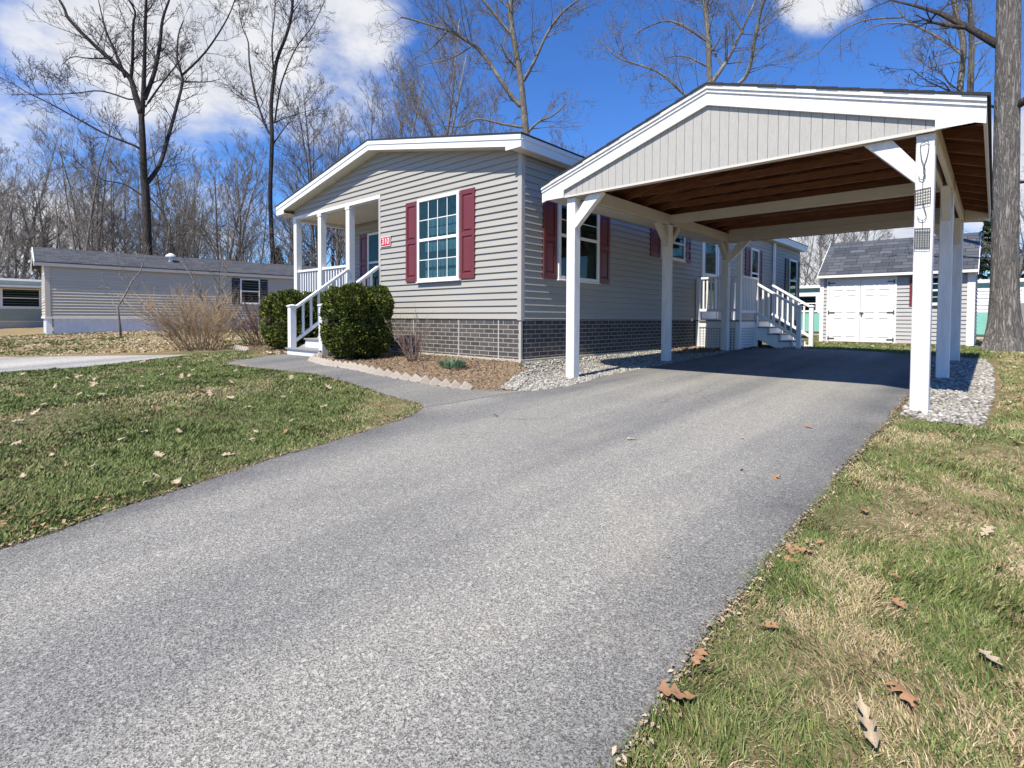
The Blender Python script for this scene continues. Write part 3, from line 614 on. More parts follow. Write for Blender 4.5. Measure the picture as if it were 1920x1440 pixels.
# suet feeders hanging on hooks from the right front post
def cage(nm,label,x0,x1,z0,z1,nx,nz,tilt):
    t=thing(nm,label,'bird feeder',((x0+x1)/2,.066,z1),'wire suet feeders on the carport post'); m=MB(); r=.0024
    for y in(.056,.076):
        for i in range(nx+1): x=x0+(x1-x0)*i/nx; m.tube([(x,y,z0+tilt*i/nx),(x,y,z1+tilt*i/nx)],r if i in(0,nx) else r*.7,4)
        for j in range(nz+1): z=z0+(z1-z0)*j/nz; m.tube([(x0,y,z),(x1,y,z+tilt)],r if j in(0,nz) else r*.7,4)
    for x in(x0,x1):
        for z in(z0,z1): m.tube([(x,.056,z+(tilt if x==x1 else 0)),(x,.076,z+(tilt if x==x1 else 0))],r,4)
    m.build('wire_cage',metal_d,t)
cage('suet_feeder','empty black wire suet cage, upper one on the front carport post',4.647,4.755,1.675,1.805,6,5,.012)
cage('suet_feeder','empty black wire suet cage, lower one on the front carport post',4.650,4.758,1.295,1.465,6,8,-.008)
def hook(label,pts):
    m=MB(); m.tube([(x,.066,z) for x,z in smoothpoly(pts,5)],.003,5); o=m.build('wire_hook',metal_d); tag(o,label,'hook','wire hooks for the suet feeders'); return o
hook('long twisted wire hook screwed near the top of the carport post',[(4.70,2.215),(4.715,2.23),(4.735,2.20),(4.725,2.10),(4.70,1.99),(4.715,1.925),(4.70,1.895),(4.675,1.905),(4.668,1.93)])
hook('wire loop hanging beside the long hook on the carport post',[(4.70,2.225),(4.675,2.20),(4.685,2.08),(4.712,1.98),(4.70,1.90),(4.698,1.81)])
hook('short wire hook between the upper and lower suet cages',[(4.70,1.80),(4.705,1.68),(4.728,1.58),(4.722,1.545),(4.70,1.535),(4.675,1.548),(4.668,1.575)])
hook('straight wire link above the lower suet cage',[(4.704,1.54),(4.703,1.50),(4.703,1.465)])
# ================================================================ shed
SH=thing('garden_shed','grey garden shed with white double doors and dark shingle roof behind the carport','shed',(3.1,13.1,0))
sx0,sx1,sy0,sy1=1.38,4.80,11.7,14.5; FS=fx(sy0)
m=MB(); m.box(sx0,sx1,sy0,sy1,.0,1.93); m.prism([(sx0,sy0,1.9305),(sx0,sy1,1.9305),(sx0,13.1,2.98)],(sx1-sx0,0,0)); m.build('wall',shedsid,SH)
for sp_ in((1.46,1.55),(3.21,4.67)):
    m=MB(); courses(m,FS,.03,1.86,lambda z:[sp_],.105); m.build('front_siding',shedsid,SH)
m=MB(); courses(m,fy(sx1),.03,1.9,lambda z:[(sy0+.05,sy1)],.105); m.build('side_siding',shedsid,SH)
for a,b in((1.36,1.46),(4.67,4.825)):
    m=MB(); m.box(a,b,sy0-.03,sy0-.001,-.02,1.88); m.build('corner_trim',white,SH,bev=.003)
m=MB(); pbox(m,FS,1.54,1.605,0,.035,.0,1.84); pbox(m,FS,3.145,3.21,0,.035,.0,1.84); pbox(m,FS,1.605,3.145,0,.035,1.79,1.84); m.build('door_frame',white,SH,bev=.003)
for k,(a,b) in enumerate(((1.61,2.37),(2.38,3.14))):
    m=MB(); pbox(m,FS,a,b,.006,.03,.03,1.785); dr=m.build('door',white,SH,bev=.003)
    m=MB(); mid=(a+b)/2
    for p,q in((a+.10,mid-.05),(mid+.05,b-.10)):
        for z0,z1 in((.18,.72),(.86,1.36),(1.49,1.66)):
            for u0,u1,v0,v1 in((p,q,z0,z0+.022),(p,q,z1-.022,z1),(p,p+.022,z0+.022,z1-.022),(q-.022,q,z0+.022,z1-.022)): pbox(m,FS,u0,u1,.0305,.041,v0,v1)
    m.build('door_panels',white,dr)
    e=a if k==0 else b; sg=1 if k==0 else -1
    for z in(.12,.86,1.70):
        m=MB(); pbox(m,FS,min(e,e+sg*.14),max(e,e+sg*.14),.042,.048,z-.014,z+.014); pbox(m,FS,min(e-sg*.03,e),max(e-sg*.03,e),.0365,.0475,z-.05,z+.05); m.build('hinge',metal_d,dr)
m=MB(); pbox(m,FS,2.36,2.46,.045,.06,.84,.865); pbox(m,FS,2.40,2.43,.045,.07,.78,.8395); m.build('latch',metal_d,SH)
window(SH,FS,3.66,4.16,1.05,1.80,cols=1,rows=2); shutter(SH,FS,3.49,3.645,1.03,1.80); shutter(SH,FS,4.175,4.33,1.03,1.80)
m=MB(); m.prism([(sx0-.06,11.52,1.905),(sx0-.06,13.1,3.02),(sx0-.06,13.1,2.985),(sx0-.06,11.52,1.87)],(sx1-sx0+.13,0,0)); m.prism([(sx0-.06,14.7,1.905),(sx0-.06,13.1,3.02),(sx0-.06,13.1,2.985),(sx0-.06,14.7,1.87)],(sx1-sx0+.13,0,0)); m.build('roof',shed_roof,SH)
m=MB(); m.box(sx0-.06,sx1+.07,11.50,11.519,1.845,1.915); m.build('eave_fascia',white,SH,bev=.003)
for x in(sx0-.075,sx1+.071): m=MB(); m.prism([(x,11.52,1.90),(x,13.1,3.015),(x,13.1,2.90),(x,11.52,1.79)],(.014,0,0)); m.build('rake_board',white,SH)
# ================================================================ neighbouring homes
N=thing('neighbour_home','long beige single wide home with white skirting beyond the tan bush','house',(-23.,-2.45,0.))
nx,ny0,ny1=-23.,-2.45,13.; FN=fy(nx)
m=MB(); m.box(-27.2,nx,ny0,ny1,.60,2.79); m.prism([(-27.2,ny0,2.7905),(nx,ny0,2.7905),(-25.1,ny0,3.42)],(0,ny1-ny0,0)); m.build('wall',nsid,N)
m=MB(); courses(m,FN,.62,2.78,lambda z:[(ny0+.12,ny1)],.12,.034,.003); courses(m,fx(ny0),.62,3.35,lambda z:[(-27.1,nx-.1)] if z<2.79 else [(-25.1-(3.4-z)*3.3,-25.1+(3.4-z)*3.3)],.12,.034,.003); m.build('wall_siding',nsid,N)
m=MB(); m.box(nx-.1,nx+.04,ny0-.04,ny0+.12,.55,2.78); m.build('corner_trim',nsid,N)
m=MB()
for i in range(70): y=ny0+.2+i*.22; m.box(nx-.06,nx-.02 if i%2 else nx-.04,y,y+.2199,-.15,.54)
for i in range(20): x=-27.1+i*.205; m.box(x,x+.2045,ny0+.02 if i%2 else ny0+.04,ny0+.08,-.15,.54)
m.build('skirting',skirt_m,N)
m=MB(); m.box(nx-.1,nx+.05,ny0-.04,ny1,.541,.61); m.box(-27.2,nx-.101,ny0-.05,ny0,.541,.61); m.box(nx-.09,nx+.02,ny0-.02,ny0+.16,-.15,.54); m.build('skirting_cap',white,N)
m=MB(); m.prism([(-22.88,0,2.80),(-25.1,0,3.55),(-27.45,0,2.80),(-27.45,0,2.76),(-25.1,0,3.48),(-22.88,0,2.74)],(0,ny1-ny0+.65,0)); m.v=[(a,b+ny0-.33,c) for a,b,c in m.v]; m.build('roof',nbr_roof,N)
m=MB(); m.prism([(-22.88,0,2.79),(-25.1,0,3.54),(-27.45,0,2.79),(-27.45,0,2.60),(-25.1,0,3.36),(-22.88,0,2.60)],(0,.03,0)); m.v=[(a,b+ny0-.362,c) for a,b,c in m.v]; m.build('rake_board',white,N)
m=MB(); m.box(-22.89,-22.865,ny0-.32,ny1+.3,2.62,2.745); m.build('eave_fascia',trimtaupe,N)
window(N,FN,4.65,5.55,1.30,2.52,cols=1,rows=1); shutter(N,FN,4.28,4.63,1.27,2.52,black_m); shutter(N,FN,5.57,5.92,1.27,2.52,black_m)
window(N,fx(ny0),-24.6,-23.9,1.3,2.4,cols=1,rows=1)
N.rotation_euler=(0,0,-R(5))
m=MB(); m.tube([(-24.2,2.0,3.2),(-24.2,2.0,3.5)],.09,10); m.tube([(-24.2,2.0,3.45),(-24.2,2.0,3.52),(-24.2,2.0,3.62)],[.22,.2,.03],10); m.build('roof_vent',white,N)
FL=thing('distant_home','low pale green and white trailer home past the beige home','house',(-40,-6,0))
m=MB(); m.box(-44,-38,-14,-.4,.3,2.7); m.build('wall',skirt_m,FL)
FF=fy(-38.)
m=MB(); pbox(m,FF,-14,-.4,.02,.05,.95,1.05); pbox(m,FF,-14,-.4,.01,.04,.35,.95); m.build('lower_band',green_w,FL)
m=MB(); courses(m,FF,1.06,2.3,lambda z:[(-14,-.4)],.15,.03,.0); m.build('wall_siding',skirt_m,FL)
m=MB(); pbox(m,FF,-14,-.4,.035,.06,2.3,2.68); m.build('upper_band',green_w,FL)
m=MB(); m.box(-44.2,-37.7,-14.2,-.2,2.701,2.82); m.build('roof',white,FL)
window(FL,FF,-2.6,-.9,1.15,2.25,cols=1,rows=1)
m=MB(); m.box(-37.9,-36.7,-3.2,-.5,2.30,2.40); m.build('awning',white,FL)
m=MB(); m.box(-43.9,-38.02,-13.9,-.5,-.3,.2995); m.build('skirting',concrete,FL)
TL=thing('turquoise_trailer','white and turquoise trailer home behind the shed and the big oak trunk','house',(3.5,21,0))
FT=fx(20.)
m=MB(); m.box(-3.2,11,20,23.5,.1,2.02); m.build('wall',skirt_m,TL)
m=MB(); courses(m,FT,.95,1.86,lambda z:[(-3.2,11)],.13,.03,.004); m.build('wall_siding',white,TL)
m=MB(); pbox(m,FT,-3.2,11,.01,.035,.14,.94); pbox(m,FT,-3.2,11,.01,.036,1.862,1.97); m.build('turquoise_band',turq,TL)
m=MB(); m.box(-3.4,11.2,19.85,23.7,2.021,2.14); m.build('roof',white,TL)
m=MB(); m.box(-3.2,11,20.03,20.1,-.2,.0995); m.build('skirting',concrete,TL)
window(TL,FT,-1.35,-.55,1.0,1.72,cols=1,rows=1); window(TL,FT,5.9,6.5,1.3,1.8,cols=1,rows=1)
m=MB(); m.box(5.55,6.3,19.3,19.95,-.02,1.25); m.build('utility_box',deckgrey,TL,bev=.02)
# ================================================================ trees
def grow(mb,p,d,L,r,lev,top,rmin,nb,rng,up=.25,spread=.75):
    k=4 if lev==0 else 3; pts=[p]; rad=[r]; dd=d.copy()
    for i in range(k):
        dd=(dd+Vector((rng.gauss(0,.16),rng.gauss(0,.16),rng.gauss(0,.12)+up*.22))).normalized()
        pts.append(pts[-1]+dd*(L/k)); rad.append(max(rmin*.7,r*(1-.82*(i+1)/k)))
    mb.tube(pts,rad,5 if r>.05 else 4 if r>.02 else 3,cap=False)
    if lev>=top: return
    n=nb[lev]
    for i in range(n):
        f=.22+.76*(i+rng.random())/n; j=min(int(f*k),k-1); q=pts[j].lerp(pts[j+1],f*k-j)
        ax=(pts[j+1]-pts[j]).normalized(); a=rng.random()*6.283
        s=ax.orthogonal().normalized(); s=s*math.cos(a)+ax.cross(s)*math.sin(a)
        nd=(ax*(1-spread*.45)+s*spread*rng.uniform(.6,1.)+Vector((0,0,up*.5))).normalized()
        rr=max(rmin,rad[j]*rng.uniform(.42,.62)); LL=L*rng.uniform(.38,.62)*(1-.35*f)
        grow(mb,q,nd,LL,rr,lev+1,top,rmin,nb,rng,up,spread)
def limb_tree(name,data,label,cat,bark,seed,rmin=.008,twl=1.6,den=2.4,group=None,depth=1.):
    bx,by,yaw,limbs=data; t=thing(name,label,cat,(bx,by,0),group); rng=random.Random(seed)
    lat=Vector((math.cos(yaw),math.sin(yaw),0)); dep=Vector((-lat.y,lat.x,0)); trunk=MB(); crown=MB(); B=Vector((bx,by,0))
    paths=[]
    for li,(r,pts) in enumerate(limbs):
        sp=smoothpoly(pts,4); z0=sp[0][1]
        # depth wander so limbs spread in the round; start matches the nearest point of an earlier limb
        d0=0.
        if paths:
            best=min(((a-sp[0][0])**2+(h-sp[0][1])**2,dd) for P in paths for a,h,dd in P); d0=best[1]
        sl=rng.uniform(-.55,.55)*depth if li else 0.
        P=[]; run=0
        for i,(a,h) in enumerate(sp):
            if i: run+=math.hypot(a-sp[i-1][0],h-sp[i-1][1])
            P.append((a,h,d0+sl*run))
        if paths:
            nb_=min(((a-P[0][0])**2+(h+.0-P[0][1])**2,a,h,dd) for Q in paths for a,h,dd in Q)
            if nb_[0]>.0009: P.insert(0,nb_[1:])
        paths.append(P); n=len(P); w3=[B+lat*a+dep*dd+Vector((0,0,h)) for a,h,dd in P]
        if li==0 and P[0][1]>.5: w3=[Vector((w3[0].x,w3[0].y,-.2))]+w3; 
        m_=len(w3); rad=[max(rmin,r*(1-(.72 if li else .45)*i/(m_-1))) for i in range(m_)]
        if li==0: rad[0]*=1.35
        (trunk if r>.05 and li==0 else crown).tube(w3,rad,10 if r>.08 else 7 if r>.04 else 5)
        Lt=sum((w3[i+1]-w3[i]).length for i in range(m_-1)); n=int(den*Lt*(.35 if li==0 else 1.))
        for i in range(n):
            f=(.45 if li==0 else .12)+(.55 if li==0 else .88)*rng.random(); q=f*(m_-1); j=min(int(q),m_-2); o=w3[j].lerp(w3[j+1],q-j)
            if o.z<2.5: continue
            ax=(w3[j+1]-w3[j]).normalized(); a=rng.random()*6.283; s=ax.orthogonal().normalized(); s=s*math.cos(a)+ax.cross(s)*math.sin(a)
            nd=(ax*.55+s*.75+Vector((0,0,.18))).normalized()
            grow(crown,o,nd,twl*rng.uniform(.6,1.4),max(rmin*1.4,min(.03,rad[j]*.35)),1,3,rmin,(0,6,5,0),rng,.3,.8)
    trunk.build('trunk',bark,t,smooth=True); crown.build('crown',bark,t,smooth=True); return t
TREES={'t1': (-35.0, 3.87, 1.333, [(0.281, [(0.04, 4.48), (0.04, 4.81), (-0.02, 8.27), (-0.1, 9.37), (-0.14, 11.58), (-0.19, 13.33)]), (0.187, [(-0.19, 13.33), (-0.49, 14.57), (-0.74, 15.6), (-1.44, 16.38), (-2.53, 17.45), (-3.73, 18.83), (-4.03, 19.64), (-4.64, 20.83)]), (0.104, [(-0.7, 15.5), (-0.6, 16.62), (-0.53, 18.59), (-0.43, 19.38), (-1.03, 20.47), (-1.18, 22.12)]), (0.145, [(-0.14, 13.34), (-0.02, 15.46), (0.04, 17.12), (0.12, 19.34), (0.23, 21.01), (0.12, 23.16)]), (0.145, [(0.01, 14.25), (0.54, 16.15), (0.84, 18.01), (1.0, 19.62), (1.44, 21.32), (1.85, 23.26)]), (0.145, [(0.1, 9.12), (0.75, 10.51), (1.25, 12.63), (1.65, 14.41), (2.17, 16.93), (2.18, 17.72), (1.95, 19.13), (2.07, 21.09), (2.43, 22.57)]), (0.083, [(2.18, 17.72), (3.59, 19.4), (4.87, 21.68), (5.42, 23.41)]), (0.052, [(2.22, 17.22), (3.78, 17.89), (4.73, 18.56)]), (0.073, [(0.05, 13.82), (0.8, 15.11), (1.77, 16.59), (2.17, 17.15)]), (0.083, [(-1.01, 15.64), (-1.51, 17.43), (-1.92, 18.58), (-2.2, 19.96), (-2.39, 21.15)]), (0.052, [(-1.86, 16.69), (-2.71, 16.35), (-3.53, 16.11), (-4.02, 15.36)]), (0.073, [(-0.53, 11.28), (-1.93, 11.88), (-3.58, 12.9), (-4.75, 13.65), (-5.88, 14.26), (-6.6, 14.81)]), (0.052, [(-0.85, 14.16), (-2.23, 14.58), (-3.56, 14.35), (-5.13, 14.16), (-6.61, 14.07)]), (0.062, [(-0.07, 8.15), (-1.1, 8.89), (-2.31, 9.14), (-3.46, 10.11)]), (0.062, [(0.07, 8.28), (0.71, 7.46), (1.27, 6.28)])]),
't2': (-35.24, 11.68, 1.161, [(0.159, [(0.17, 4.94), (0.03, 9.66), (0.18, 13.61), (0.14, 16.2), (0.33, 18.19), (0.59, 19.8), (1.2, 21.62), (1.58, 23.27), (1.71, 24.87), (2.09, 27.06)]), (0.098, [(0.06, 14.11), (-0.4, 15.34), (-0.97, 17.56), (-1.35, 20.29), (-1.45, 22.29), (-1.89, 23.7), (-2.16, 25.38)]), (0.073, [(0.34, 18.58), (0.23, 20.76), (0.43, 22.74), (0.5, 24.56)]), (0.073, [(0.37, 15.07), (0.81, 17.62), (1.8, 20.05), (2.81, 21.45), (3.83, 23.55)]), (0.049, [(0.37, 15.07), (1.28, 15.61), (3.54, 16.65)]), (0.061, [(0.18, 13.34), (1.03, 15.04), (1.65, 15.93)]), (0.049, [(1.58, 23.27), (2.58, 25.36)])]),
't3': (-12.44, 14.54, 0.712, [(0.182, [(-0.06, 9.53), (-0.09, 9.88), (-0.23, 11.2), (-0.37, 12.51), (-0.6, 13.82), (-0.82, 15.12), (-0.91, 15.9), (-0.83, 16.94), (-0.75, 18.58)]), (0.116, [(-0.45, 11.28), (-1.25, 12.33), (-2.23, 13.82), (-3.03, 14.52), (-3.92, 15.04), (-4.89, 15.39), (-6.13, 15.79), (-6.49, 15.83)]), (0.05, [(-2.9, 14.26), (-3.83, 13.47), (-5.25, 12.86)]), (0.05, [(-4.14, 15.0), (-4.89, 14.26), (-5.78, 13.74)]), (0.091, [(-0.19, 12.51), (0.33, 13.47), (0.94, 14.77), (1.64, 15.72), (2.52, 16.41), (3.39, 17.1)]), (0.083, [(-0.91, 14.77), (-1.71, 15.65), (-2.51, 16.51), (-2.95, 17.47)]), (0.074, [(0.04, 9.97), (0.53, 10.41), (1.24, 10.67), (1.85, 11.2)]), (0.074, [(-0.68, 13.21), (-1.08, 13.56), (-1.39, 14.12)]), (0.041, [(-0.54, 11.37), (-0.99, 11.9), (-1.26, 13.82)]), (0.074, [(-0.83, 15.9), (-1.36, 16.6), (-1.71, 17.46)]), (0.066, [(-0.09, 10.14), (-1.25, 10.41), (-2.58, 10.76), (-3.47, 10.41), (-5.25, 10.76)])]),
't4': (-4.36, 17.7, 0.385, [(0.141, [(-0.09, 10.56), (-0.14, 11.11), (-0.22, 12.77), (-0.33, 14.18), (-0.49, 15.2), (-0.61, 16.81)]), (0.103, [(-0.07, 11.1), (0.41, 11.88), (0.77, 12.61), (1.21, 13.7), (1.56, 14.6), (1.99, 15.76)]), (0.094, [(-0.06, 10.35), (1.26, 10.87), (1.6, 12.18), (1.85, 13.3), (2.46, 14.24), (2.88, 15.01)]), (0.075, [(-0.08, 10.26), (-1.1, 10.74), (-2.21, 11.97), (-3.24, 12.64), (-4.3, 13.22), (-5.28, 14.34)]), (0.066, [(-0.31, 12.98), (-1.34, 13.76), (-2.24, 14.01), (-3.56, 13.52)]), (0.047, [(-0.3, 11.88), (-1.22, 12.33), (-2.11, 12.26)]), (0.047, [(-0.16, 12.46), (0.21, 12.99), (0.57, 14.01)]), (0.047, [(1.22, 13.51), (0.75, 14.37), (0.36, 15.03)])]),
't5': (4.39, 22.79, 0.028, [(0.129, [(-0.41, 8.95), (-0.47, 10.17), (-0.4, 11.9), (-0.68, 13.29), (-0.78, 14.25), (-0.88, 15.77)]), (0.138, [(-0.15, 8.89), (-0.14, 10.09), (-0.15, 11.82), (-0.3, 13.7), (-0.35, 15.09)]), (0.069, [(-0.43, 11.55), (-1.11, 12.6), (-2.14, 13.9), (-2.63, 14.67), (-3.24, 15.98)]), (0.034, [(-0.49, 11.29), (-1.54, 11.41), (-2.88, 10.87)]), (0.043, [(-0.14, 11.46), (0.35, 11.53), (0.62, 11.67)]), (0.043, [(-2.14, 13.9), (-2.95, 14.15), (-3.62, 14.14), (-4.4, 13.69)]), (0.043, [(-2.63, 14.57), (-4.25, 15.17), (-5.44, 14.98), (-6.49, 14.38), (-7.4, 14.47)]), (0.034, [(-0.76, 10.35), (-1.23, 11.23), (-1.56, 12.46)])]),
}
limb_tree('bare_tree',TREES['t1'],'tall dark many limbed bare tree rising behind the beige neighbour home','tree',bark_dark,1,.011,2.0,1.9)
limb_tree('bare_tree',TREES['t2'],'slender dark bare tree just left of the porch roof','tree',bark_dark,2,.012,2.2,2.2)
limb_tree('bare_tree',TREES['t3'],'big bare tree with a long left limb behind the house roof','tree',bark_grey,3,.008,2.1,3.0)
limb_tree('bare_tree',TREES['t4'],'pale barked bare tree above the carport ridge','tree',bark_grey,4,.0065,1.7,3.4)
limb_tree('bare_tree',TREES['t5'],'twin trunk bare tree beside the thick oak trunk','tree',bark_grey,5,.006,1.5,2.6)
# big oak with furrowed bark, modelled ridges
OK=thing('oak_tree','thick furrowed oak trunk at the right edge beside the shed','tree',(5.36,9.75,0))
def oaktrunk():
    rings=150; seg=84; V=[];rg=random.Random(3); ph=[rg.uniform(0,6.28) for _ in range(24)]
    cen=[]
    for i in range(rings):
        z=-.25+(i/(rings-1))**1.25*12.; r=.235-.0052*z+.16*math.exp(-max(z+.05,0)*2.0); cx_=5.36+.012*z*.0-.0118*z; cy_=9.75
        for j in range(seg):
            a=2*math.pi*j/seg; root=.11*math.exp(-max(z,0)*2.2)*max(0,math.sin(a*5+ph[0]))**2
            wv=a+.10*math.sin(z*2.1+ph[1])+.06*math.sin(z*5.3+a*3)
            ridge=abs(math.sin(wv*13+1.3*math.sin(z*3.7+a*2)+ph[2]))**.7
            brk=.5+.5*math.sin(z*9+6*math.sin(wv*6.5+ph[3])+ph[4])
            rr=r+root+.020*(ridge-.6)*(.65+.35*brk)
            V.append((cx_+rr*math.cos(a),cy_+rr*math.sin(a),z))
    I=np.arange(rings*seg).reshape(rings,seg); J=np.roll(I,-1,1)
    F=np.stack([I[:-1],J[:-1],J[1:],I[1:]],-1).reshape(-1,4)
    V=np.array(V)-np.array([5.36,9.75,0]); return npmesh('trunk',V,F,bark_oak,OK,smooth=True)
oaktrunk()
m=MB(); rg=random.Random(12)
for (p,d,L,r) in (((5.12,9.75,6.6),(-.55,.1,.9),3.2,.085),((5.42,9.7,5.2),(.8,-.1,.55),2.4,.09),((5.45,9.8,3.6),(.9,.2,-.15),1.6,.045),((5.1,9.8,5.3),(-.9,.2,.3),2.,.04)):
    grow(m,Vector(p),Vector(d).normalized(),L,r,0,3,.006,(5,5,5),rg,.25,.8)
m.build('crown',bark_dark,OK,smooth=True)
# woodland trees: five kinds, then copies
def wood_kind(seed,h,spread,up,stems):
    t=MB(); c=MB(); rg=random.Random(seed)
    for s in range(stems):
        a=rg.random()*6.28; lean=.0 if stems==1 else .16
        p=Vector((.25*math.cos(a)*(stems>1),.25*math.sin(a)*(stems>1),-.3)); d=Vector((lean*math.cos(a),lean*math.sin(a),1)).normalized()
        pts=[p];rad=[.17 if stems==1 else .11]; hh=h*rg.uniform(.85,1.05); k=8
        for i in range(k):
            d=(d+Vector((rg.gauss(0,.05),rg.gauss(0,.05),.08))).normalized(); pts.append(pts[-1]+d*hh/k); rad.append(rad[0]*(1-.9*(i+1)/k)+.012)
        t.tube(pts,rad,7)
        n=int(30/stems**.6)
        for i in range(n):
            f=.22+.77*(i+rg.random())/n; q=f*k; j=min(int(q),k-1); o=pts[j].lerp(pts[j+1],q-j); a=rg.random()*6.28
            nd=Vector((math.cos(a)*spread,math.sin(a)*spread,up)).normalized()
            grow(c,o,nd,hh*.34*(1.15-f*.8),rad[j]*.42,0,3,.009,(5,5,3),rg,.35,.7)
    return t,c
KINDS=[]
for i,(h,s,u,n) in enumerate(((17,.75,.75,1),(15,.7,.95,3),(19,.6,1.0,1),(12,.8,.8,3),(9,.9,.55,2))):
    KINDS.append(wood_kind(40+i,h,s,u,n))
KLAB=['single stem bare tree in the wood with spreading limbs','multi stemmed bare tree in the wood','tall bare tree in the wood with upswept limbs','shorter clump of bare stems in the wood','low twiggy bare tree in the wood edge']
PROTO=[]
def wood(kind,x,y,sc,rot):
    global PROTO
    while len(PROTO)<=kind: PROTO.append(None)
    if PROTO[kind] is None:
        t=thing('woodland_tree',KLAB[kind],'tree',(x,y,-.1),'bare woodland trees behind the homes'); 
        for nm,mb in zip(('trunk','crown'),KINDS[kind]):
            o=mb.build(nm,bark_wood,None,smooth=True); o.parent=t
        t.location=(x,y,-.1); PROTO[kind]=t
    else:
        s=PROTO[kind]; t=s.copy(); COL.objects.link(t)
        for ch in s.children:
            c=ch.copy(); COL.objects.link(c); c.parent=t
        t.location=(x,y,-.1)
    t.scale=(sc,sc,sc); t.rotation_euler=(0,0,rot)
rg=random.Random(77)
WD=[(0,-56,-.1,.95),(3,-59.4,3.6,1.1),(1,-43.4,1.8,1.0),(1,-45.6,2.9,.9),(2,-53.3,6.4,.85),(0,-42.8,7.6,.85),(1,-51.2,10.8,.95),(3,-42.2,10.9,1.2),(0,-45.1,12.3,.95),(1,-52,16.9,1.1),(2,-41.5,16.8,.9),(1,-37.2,16.6,1.15),(2,-31.3,15.2,.95),(0,-28.1,16.4,1.05),(0,-30.5,22.6,1.25),(0,-24.5,17.5,1.1),(2,-24,23,1.05),(2,-13,20.7,.62),
 (4,-46,-3.5,1.2),(3,-50,-4,1.1),(4,-49,2,1.3),(4,-40,6,1.1),(3,-47,8,1.0),(4,-39,10,1.0),(4,-36,13,1.0),(3,-34,19,1.1),(4,-27,14,.8),(2,-38,22,1.0),(0,-44,20,1.1),(1,-48,4.5,1.0),(0,-60,10,1.1),(2,-58,14,1.0),(1,-26,24,1.05),(3,-22,19,1.0),(4,-33,12.5,1.0),(2,-47,25,1.0),(0,-20,26,.85),
 (1,-15,24,.75),(4,-12,22,.8),(4,-3.3,32,1.),(0,-3.3,36,.62),(2,-2.2,35,.55),(1,2,40,.55),(3,-6,38,.8),(4,8,30,.8),(0,5.5,30,.5),(3,11,34,.8),(4,-1.2,29,.8),(1,-9,40,.8),(4,-62,-6,1.4),(4,-57,5,1.3),(4,-52,0.5,1.1),(3,-63,-2,1.2)]
rq=random.Random(99)
WD+=[(rq.choice((0,1,1,2,3)),-44-rq.random()*22,-6+rq.random()*22,rq.uniform(.8,1.15)) for _ in range(5)]+[(rq.choice((0,1,2)),-40+rq.random()*14,16+rq.random()*16,rq.uniform(1.,1.35)) for _ in range(3)]
for k,x,y,s in WD: wood(k,x+rg.uniform(-.4,.4),y+rg.uniform(-.4,.4),s,rg.random()*6.28)
# evergreens far behind
def pine(x,y,h,label,w=.26):
    t=thing('pine_tree',label,'tree',(x,y,-.1),'evergreens on the skyline'); tr_=MB(); tr_.tube([(x,y,-.1),(x,y,h*.6),(x,y,h)],[.2,.13,.02],6); tr_.build('trunk',bark_wood,t)
    n=5200; r=np.random.default_rng(int(abs(x)*7+y*3)); f=r.random(n)**.8; lay=np.round(f*14)/14+r.normal(0,.012,n); z=h*(.12+.88*lay); R_=w*h*(1-lay*.92)*(.45+.55*r.random(n)); a=r.random(n)*6.283
    a=np.where(np.sin(a*4+lay*37)<-.2,a+.5,a); c=np.stack([x+R_*np.cos(a),y+R_*np.sin(a),z-.25*R_],-1); s=.10+.16*r.random(n)
    d1=r.normal(0,1,(n,3)); d1/=np.linalg.norm(d1,axis=1)[:,None]; d2=np.cross(d1,r.normal(0,1,(n,3))); d2/=np.linalg.norm(d2,axis=1)[:,None]
    q=np.stack([c-d1*s[:,None]*1.5,c+d2*s[:,None]*.4,c+d1*s[:,None]*1.5,c-d2*s[:,None]*.4],1).reshape(-1,3)
    npmesh('crown',q-np.array([x,y,-.1]),np.arange(n*4).reshape(-1,4),pine_m,t)
pine(-57,22,8.5,'small dark pine on the skyline left of the porch'); pine(-60,27,7.5,'lower pine beside it on the skyline left of the porch')
pine(5.2,46,9.5,'dark pine between the shed and the oak trunk',.3); pine(9,50,9.,'dark pine right of the oak trunk',.32); pine(12.5,50,7.,'shorter dark pine at the right edge',.4); pine(-66,-8,9,'dark pine at the far left behind the wood',.3)
# low brush under the wood
r=np.random.default_rng(5); n=42000
reg=r.integers(0,3,n); cx_=np.where(reg==0,r.uniform(-66,-45,n),np.where(reg==1,r.uniform(-48,-27,n),r.uniform(-30,-12,n))); cy_=np.where(reg==0,r.uniform(-14,6,n),np.where(reg==1,r.uniform(6,24,n),r.uniform(18,34,n)))
h=r.uniform(.6,4.2,n)*(.6+.4*np.sin(cx_*.7)*np.sin(cy_*.6)+.2); z0=r.uniform(0,1.6,n); d=np.stack([r.normal(0,.5,n),r.normal(0,.5,n),np.ones(n)],-1); d/=np.linalg.norm(d,axis=1)[:,None]; b=np.stack([cx_,cy_,z0],-1); s=np.stack([r.normal(0,1,n),r.normal(0,1,n),np.zeros(n)],-1); s/=np.linalg.norm(s,axis=1)[:,None]; wd=.022
tip=b+d*h[:,None]
npmesh('brush_thicket',np.stack([b-s*wd,b+s*wd,tip+s*.005,tip-s*.005],1).reshape(-1,3),np.arange(n*4).reshape(-1,4),brush_m,kind='stuff')
